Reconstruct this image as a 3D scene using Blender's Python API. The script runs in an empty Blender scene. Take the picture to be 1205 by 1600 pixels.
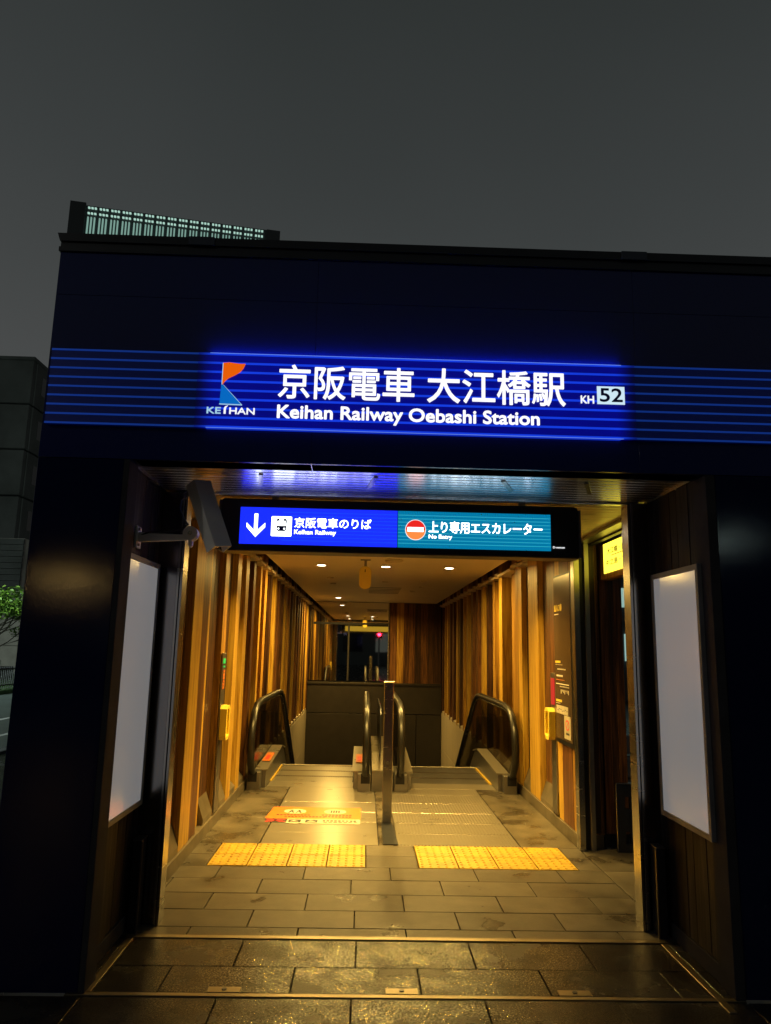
import bpy, bmesh, math, random
from mathutils import Vector, Matrix
random.seed(7)
sc = bpy.context.scene
col = sc.collection
R = math.radians

# ------------------------------------------------------------------ camera
pitch, roll, yaw = R(10.46), R(1.23), R(1.37)
cy, sy, cp, sp = math.cos(yaw), math.sin(yaw), math.cos(pitch), math.sin(pitch)
fwd = Vector((sy*cp, cy*cp, sp)); right = Vector((cy, -sy, 0)); up = right.cross(fwd)
r2 = math.cos(roll)*right + math.sin(roll)*up
u2 = -math.sin(roll)*right + math.cos(roll)*up
cam = bpy.data.objects.new('camera', bpy.data.cameras.new('camera'))
col.objects.link(cam)
m = Matrix((( r2.x, u2.x, -fwd.x, 0), (r2.y, u2.y, -fwd.y, 0), (r2.z, u2.z, -fwd.z, 1.55), (0, 0, 0, 1)))
cam.matrix_world = m
cam.data.sensor_fit = 'HORIZONTAL'; cam.data.sensor_width = 36
cam.data.lens = 1154.24/1205*36
cam.data.clip_start = 0.05; cam.data.clip_end = 1000
sc.camera = cam

# ------------------------------------------------------------------ night sky, exposure
w = bpy.data.worlds.new('World'); sc.world = w; w.use_nodes = True
nt = w.node_tree; nt.nodes.clear()
out = nt.nodes.new('ShaderNodeOutputWorld'); bg = nt.nodes.new('ShaderNodeBackground')
tc = nt.nodes.new('ShaderNodeTexCoord'); sep = nt.nodes.new('ShaderNodeSeparateXYZ')
ramp = nt.nodes.new('ShaderNodeValToRGB'); noi = nt.nodes.new('ShaderNodeTexNoise')
noi.inputs['Scale'].default_value = 1.3; noi.inputs['Detail'].default_value = 3
add = nt.nodes.new('ShaderNodeMath'); add.operation = 'MULTIPLY_ADD'; add.inputs[1].default_value = 0.22
mixz = nt.nodes.new('ShaderNodeMath'); mixz.operation = 'SUBTRACT'; mixz.inputs[1].default_value = 0.11
nt.links.new(tc.outputs['Generated'], sep.inputs[0]); nt.links.new(tc.outputs['Generated'], noi.inputs['Vector'])
nt.links.new(noi.outputs[0], add.inputs[0]); nt.links.new(sep.outputs['Z'], add.inputs[2])
nt.links.new(add.outputs[0], mixz.inputs[0]); nt.links.new(mixz.outputs[0], ramp.inputs[0])
e = ramp.color_ramp.elements
e[0].position = 0.0; e[0].color = (.066, .063, .056, 1)
e[1].position = 0.85; e[1].color = (.016, .020, .019, 1)
x = e.new(0.35); x.color = (.064, .068, .068, 1)
x = e.new(0.55); x.color = (.043, .048, .048, 1)
nt.links.new(ramp.outputs[0], bg.inputs[0]); bg.inputs[1].default_value = 1.0
nt.links.new(bg.outputs[0], out.inputs[0])
sc.view_settings.view_transform = 'Standard'; sc.view_settings.look = 'None'
sc.view_settings.exposure = 0; sc.view_settings.gamma = 1; sc.view_settings.use_curve_mapping = False
sc.render.engine = 'CYCLES'
sc.cycles.use_denoising = True
sc.cycles.max_bounces = 8; sc.cycles.sample_clamp_indirect = 6
sc.cycles.caustics_reflective = False

# ------------------------------------------------------------------ materials
def mat(name):
    m = bpy.data.materials.new(name); m.use_nodes = True
    return m, m.node_tree, m.node_tree.nodes['Principled BSDF']
def N(nt, t, **kw):
    n = nt.nodes.new('ShaderNode'+t)
    for k, v in kw.items(): setattr(n, k, v)
    return n
def setp(b, c=None, r=None, met=None, spec=None, coat=None):
    if c is not None: b.inputs['Base Color'].default_value = (*c, 1)
    if r is not None: b.inputs['Roughness'].default_value = r
    if met is not None: b.inputs['Metallic'].default_value = met
    if spec is not None: b.inputs['Specular IOR Level'].default_value = spec
    if coat is not None: b.inputs['Coat Weight'].default_value = coat
def worldpos(nt, scale=(1,1,1), rnd=0.0):
    g = N(nt, 'NewGeometry'); mp = N(nt, 'Mapping'); mp.inputs['Scale'].default_value = scale
    if rnd:
        oi = N(nt, 'ObjectInfo'); s = N(nt, 'Math', operation='MULTIPLY'); s.inputs[1].default_value = rnd
        nt.links.new(oi.outputs['Random'], s.inputs[0])
        c = N(nt, 'CombineXYZ')
        for i in range(3): nt.links.new(s.outputs[0], c.inputs[i])
        nt.links.new(c.outputs[0], mp.inputs['Location'])
    nt.links.new(g.outputs['Position'], mp.inputs['Vector'])
    return mp.outputs[0]
def noise(nt, vec, scale, detail=4, rough=.55, dist=0):
    n = N(nt, 'TexNoise'); n.inputs['Scale'].default_value = scale; n.inputs['Detail'].default_value = detail
    n.inputs['Roughness'].default_value = rough; n.inputs['Distortion'].default_value = dist
    nt.links.new(vec, n.inputs['Vector']); return n.outputs[0]
def rampn(nt, fac, stops):
    r = N(nt, 'ValToRGB'); el = r.color_ramp.elements
    el[0].position, el[0].color = stops[0][0], (*stops[0][1], 1)
    el[1].position, el[1].color = stops[-1][0], (*stops[-1][1], 1)
    for p, c in stops[1:-1]:
        q = el.new(p); q.color = (*c, 1)
    nt.links.new(fac, r.inputs[0]); return r.outputs[0]
def bump(nt, b, h, strength=.3, dist=.01):
    n = N(nt, 'Bump'); n.inputs['Strength'].default_value = strength; n.inputs['Distance'].default_value = dist
    nt.links.new(h, n.inputs['Height']); nt.links.new(n.outputs[0], b.inputs['Normal'])
g3 = lambda v: (v, v, v)

def wood(name, lo, mid, hi, rough=.42, spec=.4):
    m, nt, b = mat(name)
    v = worldpos(nt, (9, 9, .55), 37.0)
    n1 = noise(nt, v, 2.2, 6, .62, 1.2)
    v2 = worldpos(nt, (60, 60, 1.2), 11.0)
    n2 = noise(nt, v2, 2.0, 3)
    mx = N(nt, 'Math', operation='MULTIPLY_ADD'); mx.inputs[1].default_value = .60
    nt.links.new(n2, mx.inputs[0]); nt.links.new(n1, mx.inputs[2])
    c = rampn(nt, mx.outputs[0], [(.60, lo), (.77, mid), (.92, hi)])
    oi = N(nt, 'ObjectInfo'); hs = N(nt, 'HueSaturation')
    mr = N(nt, 'MapRange'); mr.inputs['To Min'].default_value = .78; mr.inputs['To Max'].default_value = 1.2
    nt.links.new(oi.outputs['Random'], mr.inputs['Value']); nt.links.new(mr.outputs[0], hs.inputs['Value'])
    nt.links.new(c, hs.inputs['Color']); nt.links.new(hs.outputs[0], b.inputs['Base Color'])
    setp(b, r=rough, spec=spec); bump(nt, b, n2, .18, .002)
    return m
def metal(name, c, rough, met=1.0, streak=(1, 1, 40), amt=.12, bs=.05):
    m, nt, b = mat(name); setp(b, c, rough, met)
    v = worldpos(nt, streak); n = noise(nt, v, 3, 4)
    mr = N(nt, 'MapRange'); mr.inputs['To Min'].default_value = max(.05, rough-amt); mr.inputs['To Max'].default_value = rough+amt
    nt.links.new(n, mr.inputs['Value']); nt.links.new(mr.outputs[0], b.inputs['Roughness'])
    if bs: bump(nt, b, n, bs, .002)
    return m
def plain(name, c, rough=.5, met=0, spec=.5, var=.25, sc_=6):
    m, nt, b = mat(name); setp(b, c, rough, met, spec)
    v = worldpos(nt); n = noise(nt, v, sc_, 5)
    cc = rampn(nt, n, [(.3, tuple(q*(1-var) for q in c)), (.7, tuple(min(1, q*(1+var)) for q in c))])
    nt.links.new(cc, b.inputs['Base Color']); return m
def emit(name, c, s=1.0, base=(.02, .02, .02), rough=.3):
    m, nt, b = mat(name); setp(b, base, rough)
    b.inputs['Emission Color'].default_value = (*c, 1); b.inputs['Emission Strength'].default_value = s
    return m

M = {}
M['wood_light'] = wood('light oak', (.26, .13, .015), (.46, .265, .034), (.57, .36, .055))
M['wood_mid'] = wood('honey oak', (.13, .055, .009), (.33, .165, .024), (.48, .27, .045))
M['wood_red'] = wood('red brown cedar', (.035, .012, .005), (.10, .038, .011), (.20, .085, .024))
M['wood_dark'] = wood('dark walnut', (.012, .006, .004), (.04, .017, .007), (.09, .038, .014))
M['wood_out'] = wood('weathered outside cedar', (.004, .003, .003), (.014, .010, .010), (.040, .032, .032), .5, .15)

# navy painted steel cladding with a fine stipple
m, nt, b = mat('navy painted steel'); setp(b, (.003, .007, .042), .30, 0, .4)
v = worldpos(nt, (1, 1, .35)); n = noise(nt, v, 170, 2, .6)
v2 = worldpos(nt); n2 = noise(nt, v2, 2.5, 4)
mr = N(nt, 'MapRange'); mr.inputs['To Min'].default_value = .07; mr.inputs['To Max'].default_value = .10
nt.links.new(n2, mr.inputs['Value']); nt.links.new(mr.outputs[0], b.inputs['Roughness'])
bump(nt, b, n, .14, .002); M['navy'] = m
M['black'] = plain('black painted metal', (.006, .007, .011), .4)
M['dark_metal'] = metal('dark anodised metal', (.06, .065, .08), .35, .8)
M['steel'] = metal('brushed steel', (.45, .44, .42), .26, 1, (1, 1, 6), .05, 0)
M['steel_dull'] = metal('dull steel', (.32, .31, .30), .36, 1, (1, 1, 5), .06, 0)
M['steel_floor'] = metal('worn steel floor plate', (.34, .31, .255), .29, .7, (.8, 2, 1), .05, 0)
M['jamb_steel'] = metal('polished jamb steel', (.30, .29, .29), .17, 1, (1, 1, 5), .04, 0)
M['soffit_metal'] = metal('polished soffit metal', (.93, .95, 1.0), .25, 1, (1, 1, 1), .02, 0)
M['slat_warm'] = metal('champagne ceiling slat', (.72, .62, .46), .40, .2, (1, 20, 1))
M['frame_grey'] = plain('grey powder coated frame', (.17, .17, .18), .45)
M['camera_grey'] = plain('warm grey enamel', (.80, .77, .70), .45, var=.08)
M['edge_dark'] = plain('matt dark edge', (.035, .034, .038), .75, 0, .12)
M['rubber'] = plain('black rubber', (.008, .008, .008), .36, 0, .5)
M['cable'] = plain('black cable sheath', (.006, .006, .006), .45)
M['ceiling'] = plain('off white ceiling paint', (.86, .80, .70), .38, 0, .5, .04, 2)
M['ceiling_edge'] = plain('white ceiling edge trim', (.62, .56, .46), .4, var=.05)
M['beige'] = plain('beige wall panel', (.52, .46, .36), .45, var=.07, sc_=2)
M['upstand'] = plain('charcoal wall panel', (.022, .018, .016), .45, var=.2)
M['yellow_tile'] = plain('yellow tactile tile', (.72, .37, .03), .5, var=.14, sc_=9)
m, nt, b = mat('worn yellow tactile tile'); setp(b, r=.42)
v = worldpos(nt); n = noise(nt, v, 7, 8, .72); oi = N(nt, 'ObjectInfo')
c = rampn(nt, n, [(.22, (.12, .08, .02)), (.36, (.46, .29, .03)), (.55, (.64, .42, .035))]); n2 = noise(nt, v, 90, 2)
c2 = rampn(nt, n2, [(.35, g3(.55)), (.6, g3(1))]); mu = N(nt, 'MixRGB', blend_type='MULTIPLY'); mu.inputs[0].default_value = .7
nt.links.new(c, mu.inputs[1]); nt.links.new(c2, mu.inputs[2]); nt.links.new(mu.outputs[0], b.inputs['Base Color']); M['yellow_tile'] = m
M['skirting'] = plain('dark stone skirting', (.12, .10, .07), .4, var=.35)
M['rail_strip'] = metal('brass toned floor strip', (.24, .20, .14), .38)
M['yellow_box'] = plain('yellow plastic', (.80, .62, .08), .4, var=.06)
M['white_paint'] = plain('white print', (.8, .78, .7), .5, var=.05)
M['cream_print'] = plain('cream paper', (.50, .46, .36), .5, var=.15, sc_=30)
M['black_print'] = plain('black print', (.012, .012, .012), .5)
M['red_print'] = plain('red print', (.65, .03, .03), .4, var=.05)
M['orange'] = plain('orange vinyl', (.62, .17, .02), .35, var=.12, sc_=8)
M['brown_board'] = plain('bronze board face', (.09, .06, .035), .22, var=.15, sc_=2)
M['grout'] = plain('dark joint bed', (.035, .03, .025), .8)
M['asphalt'] = plain('asphalt', (.085, .105, .10), .35, var=.3, sc_=3)
M['line_white'] = plain('white road paint', (.75, .75, .72), .6, var=.2, sc_=5)
M['concrete'] = plain('grey concrete', (.065, .068, .066), .8, var=.3, sc_=.6)
M['concrete_light'] = plain('pale concrete', (.36, .33, .29), .8, var=.3, sc_=.9)
M['bark'] = plain('bark', (.05, .04, .03), .9)
M['soil'] = plain('planting soil', (.03, .03, .02), .95, var=.5)
M['grass'] = plain('grass', (.04, .09, .02), .8, var=.5)

m, nt, b = mat('leaf green'); setp(b, (.08, .17, .02), .6)
oi = N(nt, 'NewGeometry'); c = rampn(nt, oi.outputs['Random Per Island'], [(0, (.04, .09, .01)), (.6, (.11, .24, .015)), (1, (.20, .34, .03))])
nt.links.new(c, b.inputs['Base Color']); M['leaf'] = m

m, nt, b = mat('rain wet navy steel'); setp(b, (.003, .010, .095), .17, 0, .4)
v = worldpos(nt, (1, 1, .28)); n = noise(nt, v, 120, 3, .7); bump(nt, b, n, .28, .003); M['navy_wet'] = m
# stone pavers : dry granite with worn grain, wet patches that are darker and shinier
def stone(name, base, wet_lo, wet_hi, rnd_v=.16, speckle=False):
    m, nt, b = mat(name)
    v = worldpos(nt); vr = worldpos(nt, (1, 1, 1), 23)
    grain = noise(nt, v, 260, 3, .7); blot = noise(nt, vr, 5, 6, .6)
    c = rampn(nt, blot, [(.3, tuple(q*.72 for q in base)), (.7, tuple(q*1.22 for q in base))])
    c2 = rampn(nt, grain, [(.3, g3(.62)), (.7, g3(1.3))])
    mul = N(nt, 'MixRGB', blend_type='MULTIPLY'); mul.inputs[0].default_value = .8
    nt.links.new(c, mul.inputs[1]); nt.links.new(c2, mul.inputs[2])
    wn = noise(nt, v, 3.1, 3, .5, .15)
    gm = N(nt, 'MapRange'); gm.inputs['To Min'].default_value = -.07; gm.inputs['To Max'].default_value = .07
    nt.links.new(noise(nt, v, 45, 5, .75), gm.inputs['Value']); ws = N(nt, 'Math', operation='ADD')
    nt.links.new(wn, ws.inputs[0]); nt.links.new(gm.outputs[0], ws.inputs[1]); wn = ws.outputs[0]
    wet = rampn(nt, wn, [(wet_lo, g3(0)), ((wet_lo+wet_hi)/2, g3(.35)), (wet_hi, g3(1))])
    oi = N(nt, 'ObjectInfo'); mr0 = N(nt, 'MapRange'); mr0.inputs['To Min'].default_value = 1-rnd_v; mr0.inputs['To Max'].default_value = 1+rnd_v
    nt.links.new(oi.outputs['Random'], mr0.inputs['Value'])
    hs = N(nt, 'HueSaturation'); nt.links.new(mr0.outputs[0], hs.inputs['Value']); nt.links.new(mul.outputs[0], hs.inputs['Color'])
    dark = N(nt, 'MixRGB', blend_type='MULTIPLY'); dark.inputs[2].default_value = (.38, .36, .34, 1)
    nt.links.new(wet, dark.inputs[0]); nt.links.new(hs.outputs[0], dark.inputs[1])
    nt.links.new(dark.outputs[0], b.inputs['Base Color'])
    rr = N(nt, 'MapRange'); rr.inputs['To Min'].default_value = .38; rr.inputs['To Max'].default_value = .20
    nt.links.new(wet, rr.inputs['Value']); nt.links.new(rr.outputs[0], b.inputs['Roughness'])
    g2 = noise(nt, v, 120, 3, .75); bump(nt, b, g2, .6, .003)
    g4 = noise(nt, v, 75, 4, .8); cb = N(nt, 'Bump'); cb.inputs['Strength'].default_value = .85; cb.inputs['Distance'].default_value = .0040
    nt.links.new(g4, cb.inputs['Height']); nt.links.new(cb.outputs[0], b.inputs['Coat Normal'])
    cw_ = N(nt, 'MapRange'); cw_.inputs['To Min'].default_value = .04; cw_.inputs['To Max'].default_value = .75
    nt.links.new(wet, cw_.inputs['Value']); 
    if speckle:      # rain film broken by the grain of the stone: single grains catch the light
        gr = rampn(nt, noise(nt, v, 115, 2, .6), [(.50, g3(.02)), (.60, g3(1))]); mg = N(nt, 'Math', operation='MULTIPLY')
        big = rampn(nt, noise(nt, vr, 5.5, 3, .5), [(.36, g3(.2)), (.56, g3(1))]); mg2 = N(nt, 'Math', operation='MULTIPLY')
        nt.links.new(gr, mg.inputs[0]); nt.links.new(cw_.outputs[0], mg.inputs[1]); nt.links.new(mg.outputs[0], mg2.inputs[0]); nt.links.new(big, mg2.inputs[1])
        nt.links.new(mg2.outputs[0], b.inputs['Coat Weight']); cb.inputs['Strength'].default_value = .30
        b.inputs['Specular IOR Level'].default_value = .15; b.inputs['Coat IOR'].default_value = 2.1
    else: nt.links.new(cw_.outputs[0], b.inputs['Coat Weight'])
    cw_.inputs['To Max'].default_value = 1.0 if speckle else .75
    b.inputs['Coat Roughness'].default_value = .10 if speckle else .03
    return m
M['stone_dry'] = stone('granite paver', (.115, .102, .082), .50, .72, .16, True)
M['stone_wet'] = stone('wet granite paver', (.060, .055, .048), .16, .50, .16, True)
M['stone_inner'] = stone('polished granite', (.125, .108, .08), .34, .66, .16, True)
b_ = M['stone_inner'].node_tree.nodes

# thin glass : mostly clear with a reflective film
def thin_glass(name, tint, refl=.12):
    m = bpy.data.materials.new(name); m.use_nodes = True; nt = m.node_tree; nt.nodes.clear()
    o = N(nt, 'OutputMaterial'); t = N(nt, 'BsdfTransparent'); t.inputs[0].default_value = (*tint, 1)
    g = N(nt, 'BsdfGlossy'); g.inputs['Roughness'].default_value = .03
    f = N(nt, 'LayerWeight'); f.inputs[0].default_value = .5
    pw = N(nt, 'Math', operation='POWER'); pw.inputs[1].default_value = 5; nt.links.new(f.outputs['Facing'], pw.inputs[0])
    a = N(nt, 'Math', operation='MULTIPLY_ADD'); a.inputs[1].default_value = .28; a.inputs[2].default_value = .03; nt.links.new(pw.outputs[0], a.inputs[0])
    mx = N(nt, 'MixShader'); nt.links.new(a.outputs[0], mx.inputs[0])
    nt.links.new(t.outputs[0], mx.inputs[1]); nt.links.new(g.outputs[0], mx.inputs[2]); nt.links.new(mx.outputs[0], o.inputs[0])
    return m
M['glass'] = thin_glass('balustrade glass', (.52, .50, .43))
m, nt, b = mat('mirror glass'); setp(b, (.62, .60, .55), .02, 1); M['mirror'] = m

M['lamp_disc'] = emit('downlight lens', (1, .86, .6), 22)
M['letter_white'] = emit('backlit white acrylic', (.90, .97, 1), 3.2, (.7, .7, .7))
M['letter_name'] = emit('backlit white name acrylic', (1, 1, 1), 1.1, (.7, .7, .7))
M['letter_soft'] = emit('backlit white print', (.95, .97, 1), 1.0, (.6, .6, .6))
M['orange_lit'] = emit('backlit orange acrylic', (.95, .13, .0), .85)
M['azure_lit'] = emit('backlit azure acrylic', (.0, .16, .62), .85)
M['pale_lit'] = emit('backlit pale blue acrylic', (.45, .78, 1), .8)
M['plate_lit'] = emit('pale backlit number plate', (.62, .82, .92), 1)
M['navy_print'] = emit('navy print', (.0, .0, .02), .5)
M['edge_light'] = emit('light leaking at the sign edge', (.02, .14, 1), 14.0)
M['edge_low'] = emit('faint light under the sign', (.01, .05, 1), .45)
M['edge_line'] = emit('bright sign edge line', (.16, .30, 1), .8)
M['side_panel'] = emit('dim side panel', (.0, .001, .016), 1.0, (.004, .006, .03))
M['side_stripe'] = emit('dim side stripe', (.003, .022, .17), 1.0, (.01, .03, .12))

def tube_lit(name, c, x0, x1, soft=.06, dim=.07):
    m, nt, b = mat(name); setp(b, (.01, .01, .04), .3)
    g = N(nt, 'NewGeometry'); s = N(nt, 'SeparateXYZ'); nt.links.new(g.outputs['Position'], s.inputs[0])
    a = N(nt, 'MapRange', interpolation_type='SMOOTHSTEP'); a.inputs['From Min'].default_value = x0-soft; a.inputs['From Max'].default_value = x0+soft
    a.inputs['To Min'].default_value = dim; d = N(nt, 'MapRange', interpolation_type='SMOOTHSTEP'); d.inputs['From Min'].default_value = x1+soft; d.inputs['From Max'].default_value = x1-soft
    d.inputs['To Min'].default_value = dim
    nt.links.new(s.outputs['X'], a.inputs['Value']); nt.links.new(s.outputs['X'], d.inputs['Value'])
    mn = N(nt, 'Math', operation='MINIMUM'); nt.links.new(a.outputs[0], mn.inputs[0]); nt.links.new(d.outputs[0], mn.inputs[1])
    v = worldpos(nt, (1, 1, 5)); n = noise(nt, v, 5, 2); k = N(nt, 'MapRange'); k.inputs['To Min'].default_value = .75; k.inputs['To Max'].default_value = 1.2
    nt.links.new(n, k.inputs['Value']); mu = N(nt, 'Math', operation='MULTIPLY'); nt.links.new(mn.outputs[0], mu.inputs[0]); nt.links.new(k.outputs[0], mu.inputs[1])
    b.inputs['Emission Color'].default_value = (*c, 1); nt.links.new(mu.outputs[0], b.inputs['Emission Strength'])
    return m
M['sign_blue'] = tube_lit('backlit royal blue acrylic', (.0, .001, .20), -.85, 1.325)
M['sign_stripe'] = tube_lit('backlit stripe', (.006, .045, .75), -.85, 1.325, dim=.18)
M['hang_blue'] = emit('backlit blue panel', (.01, .03, 1.25), 1)
M['hang_blue_stripe'] = emit('backlit blue stripe', (.01, .10, .75), 1)
M['hang_teal'] = emit('backlit teal panel', (.0, .19, .38), 1)
M['hang_teal_stripe'] = emit('backlit teal stripe', (.03, .42, .55), 1)
M['hang_red'] = emit('backlit red', (.85, .02, .015), 1)
M['hang_orange'] = emit('backlit pale red', (1, .28, .06), 1)
M['yellow_lit'] = emit('backlit yellow panel', (1, .80, .06), 2.2)
M['yellow_text'] = emit('olive print on backlit panel', (.16, .13, .0), .5)
M['yellow_dim'] = emit('backlit yellow rear panel', (1, .60, .05), .6)
M['poster_sheet'] = emit('pale acrylic sheet with added glow', (.92, .93, .96), .15, (.42, .42, .42), .14)  # weak emission added to brighten the sheet in place of reflected sky light
M['tower_fin'] = emit('lit tower fin', (.45, .80, .68), .42)
M['tower_dot'] = emit('lit tower lamp', (.62, 1, .85), .65)
M['tower_body'] = plain('dark tower cladding', (.05, .06, .065), .5, var=.1, sc_=.1)
M['green_lit'] = emit('green lamp', (.05, .9, .1), .8)
M['red_lit'] = emit('red lamp', (1, .02, .06), 25)
M['red_panel'] = emit('lit red emergency strip', (.75, .01, .02), .8)
M['street_globe'] = emit('warm street lamp globe', (1, .62, .18), 30)
M['cool_globe'] = emit('cool street lamp globe', (.75, 1, .92), 30)
M['window_lit'] = emit('lit office window', (.55, .9, .8), .5)
M['window_dim'] = emit('dim office window', (.8, .9, .8), .07)
M['window_dark'] = plain('dark window glass', (.01, .012, .014), .08)

# ------------------------------------------------------------------ geometry helpers
class MB:
    def __init__(s): s.bm = bmesh.new()
    def box(s, x0, x1, y0, y1, z0, z1, bev=0):
        t = bmesh.new(); bmesh.ops.create_cube(t, size=1)
        for v in t.verts: v.co = Vector((x0+(v.co.x+.5)*(x1-x0), y0+(v.co.y+.5)*(y1-y0), z0+(v.co.z+.5)*(z1-z0)))
        if bev: bmesh.ops.bevel(t, geom=list(t.edges), offset=bev, segments=1, affect='EDGES')
        s.join(t); return s
    def join(s, t):
        me = bpy.data.meshes.new('t'); t.to_mesh(me); t.free(); s.bm.from_mesh(me); bpy.data.meshes.remove(me)
    def prism(s, pts, axis, a0, a1, bev=0):
        """polygon PTS in the two other axes, extruded along AXIS from a0 to a1"""
        t = bmesh.new()
        def P(p, a): return {'x': (a, p[0], p[1]), 'y': (p[0], a, p[1]), 'z': (p[0], p[1], a)}[axis]
        A = [t.verts.new(P(p, a0)) for p in pts]; B = [t.verts.new(P(p, a1)) for p in pts]
        t.faces.new(A); t.faces.new(B[::-1]); n = len(pts)
        for i in range(n): t.faces.new((A[i], B[i], B[(i+1) % n], A[(i+1) % n]))
        bmesh.ops.recalc_face_normals(t, faces=t.faces)
        if bev: bmesh.ops.bevel(t, geom=list(t.edges), offset=bev, segments=2, affect='EDGES')
        s.join(t); return s
    def cyl(s, c, r, h, axis='z', n=24, r2=None):
        t = bmesh.new(); bmesh.ops.create_cone(t, cap_ends=True, segments=n, radius1=r, radius2=r if r2 is None else r2, depth=h)
        if axis == 'x': bmesh.ops.rotate(t, matrix=Matrix.Rotation(R(90), 3, 'Y'), verts=t.verts)
        if axis == 'y': bmesh.ops.rotate(t, matrix=Matrix.Rotation(R(90), 3, 'X'), verts=t.verts)
        bmesh.ops.translate(t, vec=c, verts=t.verts); s.join(t); return s
    def tube(s, pts, r, n=10, sx=1.0):
        """round (or flattened) tube along a polyline"""
        t = bmesh.new(); P = [Vector(p) for p in pts]; rings = []
        for i, p in enumerate(P):
            d = (P[min(i+1, len(P)-1)] - P[max(i-1, 0)]).normalized()
            a = Vector((1, 0, 0)) if abs(d.x) < .9 else Vector((0, 0, 1))
            u = d.cross(a).normalized(); v = u.cross(d).normalized()
            rings.append([t.verts.new(p + u*math.cos(2*math.pi*k/n)*r + v*math.sin(2*math.pi*k/n)*r*sx) for k in range(n)])
        for A, B in zip(rings, rings[1:]):
            for k in range(n): t.faces.new((A[k], A[(k+1) % n], B[(k+1) % n], B[k]))
        t.faces.new(rings[0][::-1]); t.faces.new(rings[-1])
        bmesh.ops.recalc_face_normals(t, faces=t.faces); s.join(t); return s
    def mat4(s, M4): bmesh.ops.transform(s.bm, matrix=M4, verts=s.bm.verts); return s
    def build(s, name, material, parent=None, smooth=False):
        me = bpy.data.meshes.new(name)
        c = Vector((0, 0, 0))
        if s.bm.verts:
            lo = Vector([min(v.co[i] for v in s.bm.verts) for i in range(3)]); hi = Vector([max(v.co[i] for v in s.bm.verts) for i in range(3)])
            c = Vector(((lo.x+hi.x)/2, (lo.y+hi.y)/2, lo.z))
        bmesh.ops.translate(s.bm, vec=-c, verts=s.bm.verts)
        s.bm.to_mesh(me); s.bm.free()
        me.materials.append(M[material] if isinstance(material, str) else material)
        if smooth:
            for p in me.polygons: p.use_smooth = True
        o = bpy.data.objects.new(name, me); col.objects.link(o)
        o.location = c
        if parent is not None: attach(o, parent)
        return o
def wpos(o):
    p = Vector(o.location)
    while o.parent: o = o.parent; p = p + o.location
    return p
def attach(o, parent):
    p = wpos(parent); o.location = o.location - p; o.parent = parent
def box(name, material, parent, *a, bev=0): return MB().box(*a, bev=bev).build(name, material, parent)
def tag(o, label=None, cat=None, group=None, kind=None):
    for k, v in (('label', label), ('category', cat), ('group', group), ('kind', kind)):
        if v: o[k] = v
    return o
def thing(name, label, cat, loc=(0, 0, 0), group=None, kind=None):
    o = bpy.data.objects.new(name, None); col.objects.link(o); o.location = loc; o.empty_display_size = .1
    return tag(o, label, cat, group, kind)
def struct(o): o['kind'] = 'structure'; return o
def text(name, s, material, parent, x0, x1, z0, z1, y, bold=.0, depth=.004, plane='front', keep=False):
    """lettering fitted to a box; plane front = faces -Y, left = faces -X (x is then measured along -Y), floor = lies flat"""
    cu = bpy.data.curves.new(name, 'FONT'); cu.body = s; cu.offset = 0; cu.extrude = 0.002; cu.resolution_u = 4
    t = bpy.data.objects.new(name, cu); col.objects.link(t)
    bpy.context.view_layer.update()
    me = bpy.data.meshes.new_from_object(t.evaluated_get(bpy.context.evaluated_depsgraph_get()))
    bpy.data.objects.remove(t); bpy.data.curves.remove(cu)
    xs = [v.co.x for v in me.vertices]; ys = [v.co.y for v in me.vertices]
    lx, hx, ly, hy = min(xs), max(xs), min(ys), max(ys)
    cx, cz = (x0+x1)/2, z0
    for v in me.vertices:
        px = x0 + (v.co.x-lx)/(hx-lx)*(x1-x0) - cx; pz = (v.co.y-ly)/(hy-ly)*(z1-z0)
        d = -(depth if v.co.z > 0 else 0)
        if plane == 'front': v.co = (px, d, pz)
        elif plane == 'left': v.co = (d, -px, pz)
        else: v.co = (px, pz, -d)
    if bold:      # heavier strokes: the same outlines stacked with tiny offsets
        rr = bold*(z1-z0)*1.15; b0 = bmesh.new(); b0.from_mesh(me); b1 = bmesh.new()
        for i in range(8):
            k = b0.copy(); a = math.pi*2*i/8; dx, dz, dd = rr*math.cos(a), rr*math.sin(a), -.00004*(i+1)
            vec = {'front': (dx, dd, dz), 'left': (dd, dx, dz), 'floor': (dx, dz, -dd)}[plane]
            bmesh.ops.translate(k, vec=vec, verts=k.verts)
            tm = bpy.data.meshes.new('t'); k.to_mesh(tm); k.free(); b1.from_mesh(tm); bpy.data.meshes.remove(tm)
        b1.to_mesh(me); b0.free(); b1.free()
    me.materials.append(M[material]); me.name = name
    o = bpy.data.objects.new(name, me); col.objects.link(o)
    if plane == 'front': o.location = (cx, y, cz)
    elif plane == 'left': o.location = (y, -cx, cz)
    else: o.location = (cx, cz, y)
    if parent is not None: attach(o, parent)
    return o

# ------------------------------------------------------------------ ground, road, pavement
o = MB().box(-300, 300, -200, 400, -1.2, -.13).build('ground', 'soil'); 
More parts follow.
